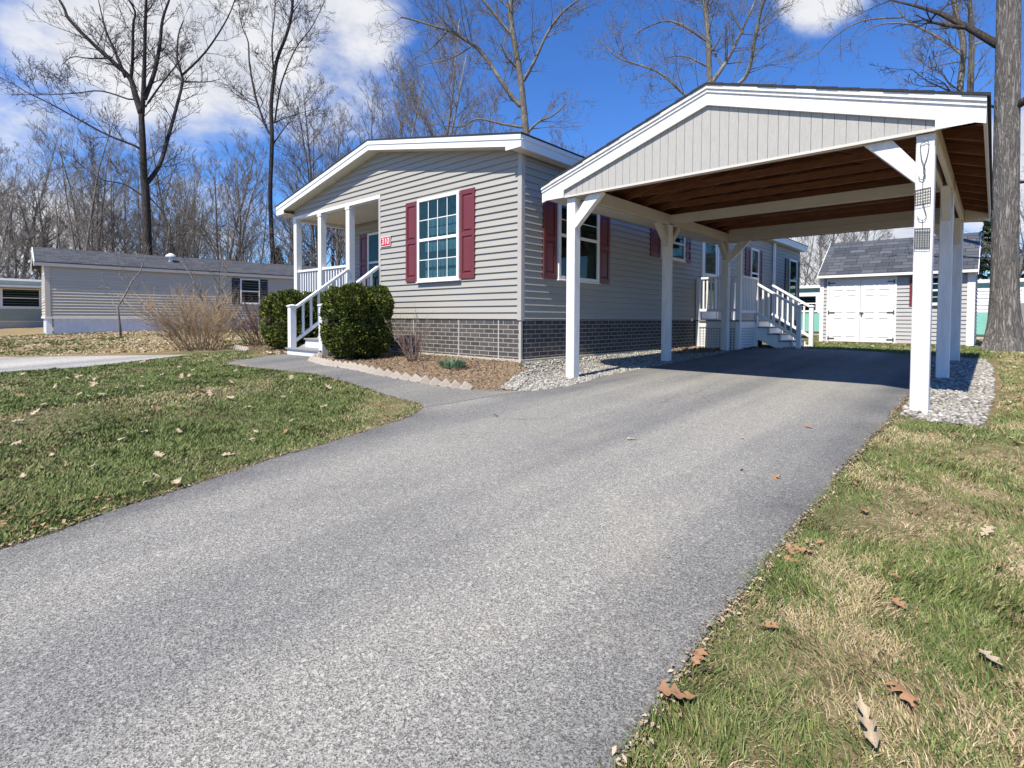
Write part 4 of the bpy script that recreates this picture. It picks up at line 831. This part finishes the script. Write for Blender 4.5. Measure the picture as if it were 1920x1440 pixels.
# ================================================================ shrubs
def clipped(label,x,y,rx,ry,h,n,seed):
    t=thing('evergreen_shrub',label,'shrub',(x,y,0)); r=np.random.default_rng(seed)
    u=r.normal(0,1,(n,3)); u/=np.linalg.norm(u,axis=1)[:,None]
    e=.54; su=np.sign(u)*np.abs(u)**e; lump=1+.05*np.sin(u[:,0]*7+seed)*np.sin(u[:,2]*6)+.045*np.sin(u[:,1]*11+u[:,2]*9+u[:,0]*5)
    depth=1-.30*r.random(n)**2.2; p=su*np.array([rx,ry,h/2])*(lump*depth)[:,None]; p[:,2]+=h*.5
    p[:,0]*=1-.10*np.clip(p[:,2]/h,0,1); keep=p[:,2]>.0; p=p[keep]; u=u[keep]; n=len(p)
    s=r.uniform(.011,.030,n)[:,None]; d1=u*.9+r.normal(0,.55,(n,3))+np.array([0,0,.55]); d1/=np.linalg.norm(d1,axis=1)[:,None]; d2=np.cross(d1,r.normal(0,1,(n,3))); d2/=np.linalg.norm(d2,axis=1)[:,None]
    q=np.stack([p-d1*s,p+d2*s*.55+d1*s*.2,p+d1*s*1.7,p-d2*s*.55+d1*s*.2],1).reshape(-1,3)
    npmesh('foliage',q,np.arange(n*4).reshape(-1,4),shrub_m,t)
    m=MB(); rg=random.Random(seed)
    for i in range(70):
        a=rg.random()*6.28; f=rg.random()**.5*.78; zz=h*rg.uniform(.35,.9); m.tube([(x+.08*math.cos(a),y+.08*math.sin(a),-.05),(x+rx*f*.6*math.cos(a),y+ry*f*.6*math.sin(a),zz*.5),(x+rx*f*math.cos(a),y+ry*f*math.sin(a),zz)],[.02,.012,.005],4)
    m.build('branches',bark_dark,t)
    # inner dead-leaf mass
    v=r.normal(0,1,(9000,3)); v/=np.linalg.norm(v,axis=1)[:,None]; sv=np.sign(v)*np.abs(v)**e; pc=sv*np.array([rx,ry,h/2])*(.72*r.random(9000)**.25)[:,None]; pc[:,2]+=h*.5; pc=pc[pc[:,2]>0]; k=len(pc)
    a1=r.normal(0,1,(k,3));a1/=np.linalg.norm(a1,axis=1)[:,None];a2=np.cross(a1,r.normal(0,1,(k,3)));a2/=np.linalg.norm(a2,axis=1)[:,None]
    npmesh('inner_foliage',np.stack([pc-a1*.06,pc+a2*.05,pc+a1*.06,pc-a2*.05],1).reshape(-1,3),np.arange(k*4).reshape(-1,4),shrub_m,t)
clipped('clipped green shrub right of the porch steps, before the front window',-2.80,-.98,.54,.48,1.17,36000,21)
clipped('clipped green shrub left of the porch steps, half hidden by the railing',-5.75,-.62,.72,.55,1.17,26000,22)
def stems(name,label,x,y,n,h,sp,mat,r0,seed,sub=3,arch=.25,base=.15,cat='shrub',lean=None):
    m=MB(); rg=random.Random(seed)
    for i in range(n):
        a=rg.random()*6.28; o=rg.random()**.5*base; k=rg.random()**.7; d=Vector((math.cos(a)*sp*k,math.sin(a)*sp*k,1)).normalized()
        if lean: d=(d+Vector(lean)).normalized()
        L=h*rg.uniform(.6,1.1); p=Vector((x+o*math.cos(a),y+o*math.sin(a),g(x,y)-.03)); pts=[p]; K=5
        for j in range(K):
            d=(d+Vector((rg.gauss(0,.09),rg.gauss(0,.09),-arch*.12))).normalized(); pts.append(pts[-1]+d*L/K)
        rr=r0*rg.uniform(.6,1.2); m.tube(pts,[rr*(1-.8*j/K) for j in range(K+1)],4,cap=False)
        for s in range(sub):
            f=rg.uniform(.3,.95)*K; j=min(int(f),K-1); q=pts[j].lerp(pts[j+1],f-j); nd=(pts[j+1]-pts[j]).normalized()+Vector((rg.gauss(0,.5),rg.gauss(0,.5),rg.gauss(.1,.3))); nd.normalize(); l2=L*rg.uniform(.12,.38)
            m.tube([q,q+nd*l2*.5,q+nd*l2+Vector((rg.gauss(0,.03),rg.gauss(0,.03),0))],[rr*.55,rr*.4,rr*.2],3,cap=False)
    o=m.build(name,mat); return tag(o,label,cat)
stems('bare_bush','wide tan leafless bush with arching stems in front of the beige home','-',0,0,1,1,twig_tan,.01,1) if False else None
stems('bare_bush','wide tan leafless bush with arching stems before the beige home',-7.9,-1.75,120,1.3,.85,twig_tan,.007,31,20,.3,.42)
stems('bare_bush','reddish brown leafless bush between the tan bush and left shrub',-7.75,-.35,120,1.15,.75,twig_red,.006,32,12,.3,.45)
stems('bare_bush','grey upright twigs sticking out above the tan bush',-8.3,-1.3,9,2.3,.42,bark_wood,.016,33,8,.05,.2)
stems('bare_bush','small purplish twig bush against the brick skirting',-1.50,-.80,26,.62,.55,twig_red,.006,34,5,.1,.08)
stems('bare_bush','leaning bundle of grey twigs beside the right clipped shrub',-1.85,-.55,16,.85,.45,bark_wood,.006,35,5,.1,.10,lean=(-.25,0,.1))
stems('dead_flower_stalks','short dry brown stalks in the flower bed near the house corner',-.15,-.62,22,.16,1.2,twig_red,.004,36,2,.1,.16,'plant')
stems('dead_flower_stalks','short dry stalks in the flower bed beside the green tuft',-.55,-.45,14,.14,1.2,twig_tan,.004,37,2,.1,.12,'plant')
# sapling in the neighbour's yard
SP=thing('young_tree','thin crooked leafless sapling before the beige neighbour wall','tree',(-16.87,-1.31,-.05)); m=MB(); c=MB(); rg=random.Random(8)
w_=[(-16.87,-1.31,-.1),(-16.9,-1.34,.43),(-16.82,-1.40,.96),(-16.90,-1.25,1.22),(-16.80,-1.10,1.59),(-16.84,-.99,1.84),(-16.72,-.77,2.19),(-16.73,-.64,2.6)]
m.tube(w_,[.04,.034,.031,.03,.027,.024,.018,.008],7); m.build('trunk',bark_wood,SP,smooth=True)
for q,d in((4,(-.6,-.8,.7)),(3,(-.8,-.6,.5)),(5,(-.15,-.3,.9)),(6,(.1,.3,.8)),(2,(.6,.6,.5)),(2,(-.9,-.3,.4))): grow(c,Vector(w_[q]),Vector(d).normalized(),1.0,.016,1,3,.006,(0,3,2),rg)
c.build('crown',bark_wood,SP)
# green tuft
r=np.random.default_rng(9); n=420; a=r.random(n)*6.28; q=r.random(n)**.5*.15; b=np.stack([-.47+q*np.cos(a)*1.3,-.92+q*np.sin(a),np.full(n,g(-.47,-.92))],-1); d=np.stack([np.cos(a)*.7*r.random(n),np.sin(a)*.7*r.random(n),r.uniform(.3,1.,n)],-1)*r.uniform(.05,.12,n)[:,None]; s=np.stack([-np.sin(a),np.cos(a),np.zeros(n)],-1)*.009
tag(npmesh('perennial_plant',np.stack([b,b+d*.6-s+[0,0,.03],b+d+[0,0,.02],b+d*.6+s+[0,0,.03]],1).reshape(-1,3),np.arange(n*4).reshape(-1,4),tuft_m),'small fresh green plant tuft in the brown flower bed','plant')
# ================================================================ edging blocks
EG='saw tooth concrete edging blocks'
def edgeblock(x,y,yaw,s,tilt,label,src=[None]):
    if src[0] is None:
        m=MB(); h=.088
        m.prism([(-h,0,.0),(0,0,-h),(h,0,0),(0,0,h)],(0,.05,0)); o=m.build('edging_block',edge_m,bev=.007); src[0]=o; 
    else: o=src[0].copy(); COL.objects.link(o)
    o.location=(x,y,g(x,y)+.035); o.rotation_euler=(tilt,rg.uniform(-.12,.12),yaw); o.scale=(s,s,s); return tag(o,label,'edging block',EG)
pts=[p for p in WU if -3.6<p[0]<.62]; pts=sorted(pts); 
acc=0; last=pts[0]; nblk=0; sp_=.142
path=[last]
for p in pts[1:]:
    seg=math.hypot(p[0]-last[0],p[1]-last[1])
    while acc+seg>=sp_:
        f=(sp_-acc)/seg; last=(last[0]+(p[0]-last[0])*f,last[1]+(p[1]-last[1])*f); path.append(last); seg=math.hypot(p[0]-last[0],p[1]-last[1]); acc=0
    acc+=seg; last=p
rg=random.Random(4)
for i,(x,y) in enumerate(path[:-1]):
    a=math.atan2(path[i+1][1]-y,path[i+1][0]-x)
    lab='end edging block lying tilted at the gravel, nearest the driveway' if i==len(path)-2 else 'tilted saw tooth edging block bordering the flower bed along the walkway'
    o=edgeblock(x,y+.03,a+.62+rg.uniform(-.12,.12),1.,-.34+rg.uniform(-.1,.1),lab)
    if i==len(path)-2: del o['group']
for i in range(7):
    edgeblock(-7.15+i*.155,-1.32-.02*i,-.1,.85,-.25,'edging block left of the left clipped shrub beside the lawn')
# ================================================================ gravel and mulch
def scatter(P,n,rng):
    P=np.array(P); lo=P.min(0); hi=P.max(0); out=[]
    while sum(map(len,out))<n:
        q=rng.uniform(lo,hi,(n,2)); out.append(q[inpoly(q[:,0],q[:,1],[tuple(p) for p in P])])
    return np.concatenate(out)[:n]
ICO=bmesh.new(); bmesh.ops.create_icosphere(ICO,subdivisions=1,radius=1); IV=np.array([v.co[:] for v in ICO.verts]); IF=np.array([[v.index for v in f.verts] for f in ICO.faces]); ICO.free()
def stones(name,P,n,s0,s1,seed,mat,dz=0.):
    r=np.random.default_rng(seed); q=scatter(P,n,r); k=len(q)
    S=r.uniform(s0,s1,(k,1,1))*np.stack([r.uniform(.7,1.3,k),r.uniform(.6,1.1,k),r.uniform(.4,.75,k)],-1)[:,None,:]
    V=IV[None]*S*(1+r.normal(0,.10,(k,12,1))); a=r.random(k)*6.28; c,s=np.cos(a)[:,None],np.sin(a)[:,None]
    V=np.stack([V[...,0]*c-V[...,1]*s,V[...,0]*s+V[...,1]*c,V[...,2]],-1); ctr=np.concatenate([q,(G(q[:,0],q[:,1])+dz+S[:,0,2]*.5)[:,None]],1); V=V+ctr[:,None,:]
    F=(IF[None]+np.arange(k)[:,None,None]*12).reshape(-1,3); return npmesh(name,V.reshape(-1,3),F,mat,kind='stuff')
stones('gravel_stones',GRAV_L,9500,.011,.024,1,stone_m); stones('gravel_stones',GRAV_R,5200,.012,.028,2,stone_m)
def cards(name,P,n,l0,l1,seed,mat,dz=.01,flat=.35,asp=.35,kind='stuff',XY=None):
    r=np.random.default_rng(seed); q=scatter(P,n,r) if XY is None else XY; k=len(q); l=r.uniform(l0,l1,k)[:,None]; a=r.random(k)*6.28
    d1=np.stack([np.cos(a),np.sin(a),r.normal(0,flat,k)],-1); d2=np.stack([-np.sin(a),np.cos(a),r.normal(0,flat,k)],-1)*asp
    c=np.concatenate([q,(G(q[:,0],q[:,1])+dz+r.random(k)*.012)[:,None]],1); mid=c+np.array([0,0,1])*l*.12
    V=np.stack([c-d1*l*.5,mid+d2*l*.5,c+d1*l*.5,mid-d2*l*.5],1).reshape(-1,3); return npmesh(name,V,np.arange(k*4).reshape(-1,4),mat,kind=kind)
cards('mulch_chips',BED,6500,.015,.05,3,chip_m,.008)
cards('mulch_chips',BEDL,2500,.02,.06,4,chip_m,.012)
stones('border_pebbles',[(.25,-.14),(.5,-.4),(.74,-.8),(.95,-1.16),(.72,-1.22),(.5,-.85),(.25,-.4)],420,.012,.03,6,stone_m,.01)
def litter(name,P,n,seed,mat,l=(.05,.10)): return cards(name,P,n,l[0],l[1],seed,mat,.012,.3,.55)
litter('leaf_litter',[(.05,4.2),(.05,6.05),(.9,6.05),(.8,5.2),(.35,4.2)],330,11,leaf_br); litter('leaf_litter',[(1.05,6.2),(1.05,7.0),(1.95,7.15),(2.3,7.6),(1.2,6.9),(1.1,5.5)],160,12,leaf_br)
litter('leaf_litter',[(1.4,11.2),(1.4,11.6),(4.6,11.6),(4.6,11.1),(2.6,10.9)],420,13,leaf_br); litter('leaf_litter',[(1.6,7.7),(4.6,7.6),(4.8,11.6),(1.4,11.6)],420,14,leaf_tan)
litter('leaf_litter',[(1.3,-5.9),(1.95,-5.75),(1.85,-5.25),(1.6,-5.1),(1.2,-5.5)],90,15,leaf_br,(.02,.05)); litter('leaf_litter',[(-5.4,-1.6),(-4.8,-1.5),(-4.75,-1.2),(-5.3,-1.1)],90,16,leaf_tan); litter('leaf_litter',[(-3.4,-1.3),(-3.4,-1.6),(-2,-1.8),(-1.6,-1.6),(-2.3,-1.45)],150,17,leaf_br,(.03,.06))
NYARD=[(-24,-10),(-24,12),(-9,12),(-7.4,0),(-7.2,-1.6),(-9.4,-4.0),(-14.2,-7.2)]
litter('leaf_litter',NYARD,5200,18,leaf_tan,(.06,.13))
RY=[(5.3,-1),(5.2,7),(4.9,11),(9,11),(9,-5),(6.5,-5)]
litter('leaf_litter',RY,900,19,leaf_tan,(.03,.08))
# ================================================================ grass
def vnoise(x,y,s,seed):
    r=np.random.default_rng(seed); T=r.random((64,64)); u=x/s; v=y/s; i=np.floor(u).astype(int); j=np.floor(v).astype(int); a=u-i; b=v-j; a=a*a*(3-2*a); b=b*b*(3-2*b)
    f=lambda p,q:T[p%64,q%64]
    return (f(i,j)*(1-a)+f(i+1,j)*a)*(1-b)+(f(i,j+1)*(1-a)+f(i+1,j+1)*a)*b
def fbm(x,y,s,seed): return .5*vnoise(x,y,s,seed)+.3*vnoise(x,y,s*.45,seed+1)+.2*vnoise(x,y,s*.2,seed+2)
def inview(x,y,m=80):
    dx=x-CAM.x; dy=y-CAM.y; z=dx*_F.x+dy*_F.y; lat=dx*_R0.x+dy*_R0.y; u=974+1003*lat/np.maximum(z,.01); return (z>.45)&(u>-m)&(u<1920+m)
def blades(name,XY,mat,h0,h1,wd,lean,seed,curl=.6):
    r=np.random.default_rng(seed); k=len(XY); x,y=XY[:,0],XY[:,1]; b=np.stack([x,y,G(x,y)-.008],-1); a=r.random(k)*6.28
    cl=(vnoise(x,y,.16,seed+9)-.5)*5; la=a*.5+cl; h=r.uniform(h0,h1,k)[:,None]; ln=r.uniform(.2,1.,k)[:,None]*lean
    d=np.stack([np.cos(la),np.sin(la),np.zeros(k)],-1); up=np.array([0,0,1.]); s=np.stack([-np.sin(a),np.cos(a),np.zeros(k)],-1)*np.asarray(wd).reshape(-1,1)
    m=b+up*h*.55+d*h*ln*.35; t=b+up*h*(1-curl*.25*ln)+d*h*ln
    V=np.stack([b-s,b+s,m+s*.75,m-s*.75,t],1).reshape(-1,3); o=np.arange(k)[:,None]*5
    F=np.concatenate([o+np.array([0,1,2,3]),o+np.array([3,2,4,4])[None]],0) if False else None
    me=bpy.data.meshes.new(name); nf=2*k; loops=np.concatenate([o+np.array([[0,1,2,3]]),o+np.array([[3,2,4]])],1).astype(np.int32)
    me.vertices.add(len(V)); me.vertices.foreach_set('co',V.astype(np.float32).ravel()); me.loops.add(loops.size); me.loops.foreach_set('vertex_index',loops.ravel())
    st=np.stack([np.arange(k)*7,np.arange(k)*7+4],1).ravel().astype(np.int32); tot=np.tile([4,3],k).astype(np.int32)
    me.polygons.add(nf); me.polygons.foreach_set('loop_start',st); me.polygons.foreach_set('loop_total',tot); me.update(calc_edges=True); me.validate(); me.materials.append(mat)
    ob=bpy.data.objects.new(name,me); COL.objects.link(ob); ob['kind']='stuff'; return ob
LAWN=DL+WL+[(-4.9,-1.75),(-6.4,-1.35),(-6.6,-2.2),(-6.1,-3.2),(-5.72,-4.17),(-6.1,-5.06),(-7,-9),(2.2,-9)]
RLAWN=[(4.60,-12),(4.60,-5.1),(4.56,-4.4),(4.535,-3.7),(4.535,-.2),(4.75,-.38),(5.2,-.3),(5.28,2),(5.25,6.3),(5.0,11),(10,11),(10,-12)]
r=np.random.default_rng(3)
def sample(P,n,near,seed):
    r=np.random.default_rng(seed); q=scatter(P,n,r); q=q[inview(q[:,0],q[:,1])]; d=np.hypot(q[:,0]-CAM.x,q[:,1]-CAM.y)
    p=np.clip((near/np.maximum(d,near))**1.6,0,1); return q[r.random(len(q))<p]
q=sample(LAWN,1500000,2.6,31); d=np.hypot(q[:,0]-CAM.x,q[:,1]-CAM.y)
ng=fbm(q[:,0],q[:,1],1.1,50); isg=ng+r.normal(0,.13,len(q))>.39
k=isg; blades('lawn_grass',q[k],grass_m,.018,.046,.0016+.00055*d[k],1.,61); k=~isg; blades('dry_grass',q[k][::2],straw_m,.012,.034,.0015+.0005*d[k][::2],1.6,62)
q=sample(RLAWN,2600000,2.1,33); d=np.hypot(q[:,0]-CAM.x,q[:,1]-CAM.y)
ng=fbm(q[:,0],q[:,1],.27,70)+.14*np.clip((4.95-q[:,0])*1.2,0,.6)-.07*np.clip(q[:,0]-5.3,0,1); isg=ng+r.normal(0,.15,len(q))>.53
k=isg; blades('verge_grass',q[k],grass_m,.018,.050,.0010+.0005*d[k],1.1,63); k=~isg; blades('dry_grass',q[k],straw_m,.012,.034,.0009+.00042*d[k],2.0,64)
q=scatter(NYARD,60000,np.random.default_rng(8)); d=np.hypot(q[:,0]-CAM.x,q[:,1]-CAM.y); k=fbm(q[:,0],q[:,1],1.6,80)>.56
blades('neighbour_grass',q[k],grass_m,.03,.06,.0009*d[k],.9,65); blades('dry_grass',q[~k],straw_m,.02,.05,.0009*d[~k],1.5,66)
q=scatter([(1.2,7.9),(1.2,11.6),(4.9,11.6),(5.3,6.5),(4.2,6.6),(3.4,7.3),(2.2,7.45)],16000,np.random.default_rng(9)); blades('back_grass',q,grass_m,.03,.06,.008,.9,67)
fr=[]
rq2=np.random.default_rng(21)
for P,sg in((DR,-1),(DL,1),(WL,1)):
    P=np.array(P); seg=np.hypot(*(P[1:]-P[:-1]).T); n_=int(seg.sum()*900); i=rq2.choice(len(seg),n_,p=seg/seg.sum()); t=rq2.random(n_)[:,None]; p=P[i]*(1-t)+P[i+1]*t; dv=(P[i+1]-P[i])/seg[i][:,None]; nn=np.stack([-dv[:,1],dv[:,0]],-1)
    wv=vnoise(p[:,0]*1.,p[:,1]*1.,.23,5)**2; off=rq2.normal(0,.012,n_)+np.abs(rq2.normal(0,1,n_))*.055*wv; fr.append(p+nn*off[:,None]*(1 if P is not DL else 1)*(-1 if sg<0 and False else 1))
fr=np.concatenate(fr); fr=fr[inview(fr[:,0],fr[:,1])]
blades('edge_straw',fr[::2],straw_m,.008,.022,.0016,2.4,71); cards('edge_crumbs',DRIVE,0,.006,.02,72,chip_m,.014,.3,.5,XY=fr[1::3]); cards('edge_crumbs',DRIVE,0,.006,.022,73,leaf_tan,.014,.3,.5,XY=fr[2::7])
q_=scatter(DRIVE,1500,np.random.default_rng(44)); cards('driveway_grit',DRIVE,0,.003,.012,74,chip_m,.014,.2,.6,XY=q_)
# ================================================================ single fallen leaves
def leafmesh(seed):
    rg=random.Random(seed); L=1.; out=[]
    ks=[i/20 for i in range(21)]
    def wd(t,ph): env=math.sin(math.pi*min(1,t*.93+.04))**.6*(.20+.22*t); return max(.012,env*(.72+.42*math.cos(6.283*(t*3.4+ph)))*rg.uniform(.93,1.07))
    pa,pb=rg.uniform(.1,.35),rg.uniform(.1,.35)
    Lf=[(t-.5,wd(t,pa)) for t in ks]; Rt=[(t-.5,-wd(t,pb)) for t in ks]; c1,c2=rg.uniform(.3,1.3),rg.uniform(.1,.6); tw=rg.uniform(-.6,.6)
    zf=lambda x,y: c1*y*y*1.2+c2*x*x*.6+.02*math.sin(9*x)+tw*x*y
    V=[];F=[]
    for (x,a),(_,b) in zip(Lf,Rt): V+=[(x,a,zf(x,a)),(x,a*.45,zf(x,a*.45)),(x,0,zf(x,0)),(x,b*.45,zf(x,b*.45)),(x,b,zf(x,b))]
    for i in range(len(Lf)-1):
        for j in range(4): k=i*5+j; F.append((k,k+1,k+6,k+5))
    V+=[(-.5,.012,zf(-.5,0)),(-.5,-.012,zf(-.5,0)),(-.68,-.008,zf(-.5,0)+.03),(-.68,.008,zf(-.5,0)+.03)]; k=len(V)-4; F.append((k,k+1,k+2,k+3)); return V,F
LM=[]
for i in range(4):
    for mt in(leaf_tan,leaf_br,leaf_dk):
        V,F=leafmesh(100+i); me=bpy.data.meshes.new('fallen_leaf'); me.from_pydata(V,[],F); me.materials.append(mt); me.update(); LM.append(me)
def leaf(x,y,size,kind,label,group,rg,dz=.025,tilt=.35,yaw=None):
    o=bpy.data.objects.new('fallen_leaf',LM[rg.randrange(4)*3+kind]); COL.objects.link(o); o.location=(x,y,g(x,y)+dz); o.scale=(size,size*rg.uniform(.75,1.05),size); fl=3.14 if rg.random()<.35 else 0
    o.rotation_euler=(rg.gauss(0,tilt)+fl,rg.gauss(0,tilt),rg.random()*6.28 if yaw is None else yaw); tag(o,label,'leaf',group); return o
rg=random.Random(55); cnt=0
while cnt<125:
    x=rg.uniform(-5.5,1.9);y=rg.uniform(-6.2,-2.3)
    if not bool(inpoly(np.array([x]),np.array([y]),LAWN)[0]) or not bool(inview(np.array([x]),np.array([y]),0)[0]): continue
    leaf(x,y,rg.uniform(.055,.115),0 if rg.random()<.70 else (2 if rg.random()<.7 else 1),'dry curled oak leaf lying in the green left lawn','fallen leaves on the left lawn',rg,.042); cnt+=1
cnt=0
while cnt<26:
    x=rg.uniform(4.6,7.5);y=rg.uniform(-4.9,2)
    if not bool(inpoly(np.array([x]),np.array([y]),RLAWN)[0]) or not bool(inview(np.array([x]),np.array([y]),0)[0]): continue
    leaf(x,y,rg.uniform(.035,.085),1 if rg.random()<.72 else (2 if rg.random()<.6 else 0),'dry brown oak leaf lying in the patchy grass right of the driveway','fallen leaves on the right verge',rg,.014,.2); cnt+=1
GA='fallen leaves on the driveway asphalt'
for x,y,sz,kd,lab,gp in ((5.05,-4.21,.13,1,'largest crumpled orange brown leaf in the near right grass',None),(4.70,-4.15,.075,1,'flat rounded tan leaf in green grass near the driveway edge',None),(4.61,-4.60,.12,1,'curled brown leaf on the driveway edge in the lower right foreground',None),
  (5.0,-4.40,.16,0,'long narrow pale leaf strip in the bottom right foreground grass',None),(4.65,-3.52,.09,1,'brown leaf in the small pile at the driveway edge','small leaf pile at the driveway edge'),(4.60,-3.55,.085,1,'brown leaf in the small pile at the driveway edge','small leaf pile at the driveway edge'),(4.66,-3.44,.08,0,'pale leaf on top of the small pile at the driveway edge',None),
  (4.59,-4.42,.09,1,'rust coloured leaf half under grass at the driveway edge',None),(4.76,-2.89,.11,1,'long thin brown leaf lying in the dry verge grass',None),(5.22,-3.91,.085,0,'pale lobed leaf on bare soil near the right picture edge',None),(5.2,-2.84,.10,0,'broad tan leaf on dry ground at the right edge',None),
  (3.2,-2.37,.085,0,'pale leaf on the middle of the asphalt',GA),(4.11,-1.19,.09,1,'orange brown leaf on the asphalt near the carport',GA),(4.28,-2.62,.10,1,'orange leaf on the asphalt near the right verge',GA),(1.79,-2.37,.07,2,'dark curled leaf on the asphalt by the walkway seam',GA),(3.82,-1.85,.06,0,'tiny pale leaf on the asphalt',GA),(4.08,-2.6,.06,1,'small reddish leaf on the asphalt',GA),(2.0,.48,.07,0,'pale leaf on the asphalt beside the left gravel',GA),
  (.79,-4.77,.12,0,'large cream leaf standing up in the left lawn',None),(1.20,-4.45,.11,0,'long cream leaf beside a dark one near the lawn edge',None),(1.10,-4.52,.10,2,'dark curled leaf near the driveway side of the lawn',None),(.98,-4.66,.09,2,'blackish curled leaf in the near left lawn',None)):
    o=leaf(x,y,sz*.85,kd,lab,gp,rg,.024 if gp==GA else .024,.2)
    if 'strip' in lab: o.scale=(sz,sz*.35,sz); o.rotation_euler=(.2,.1,-1.2)
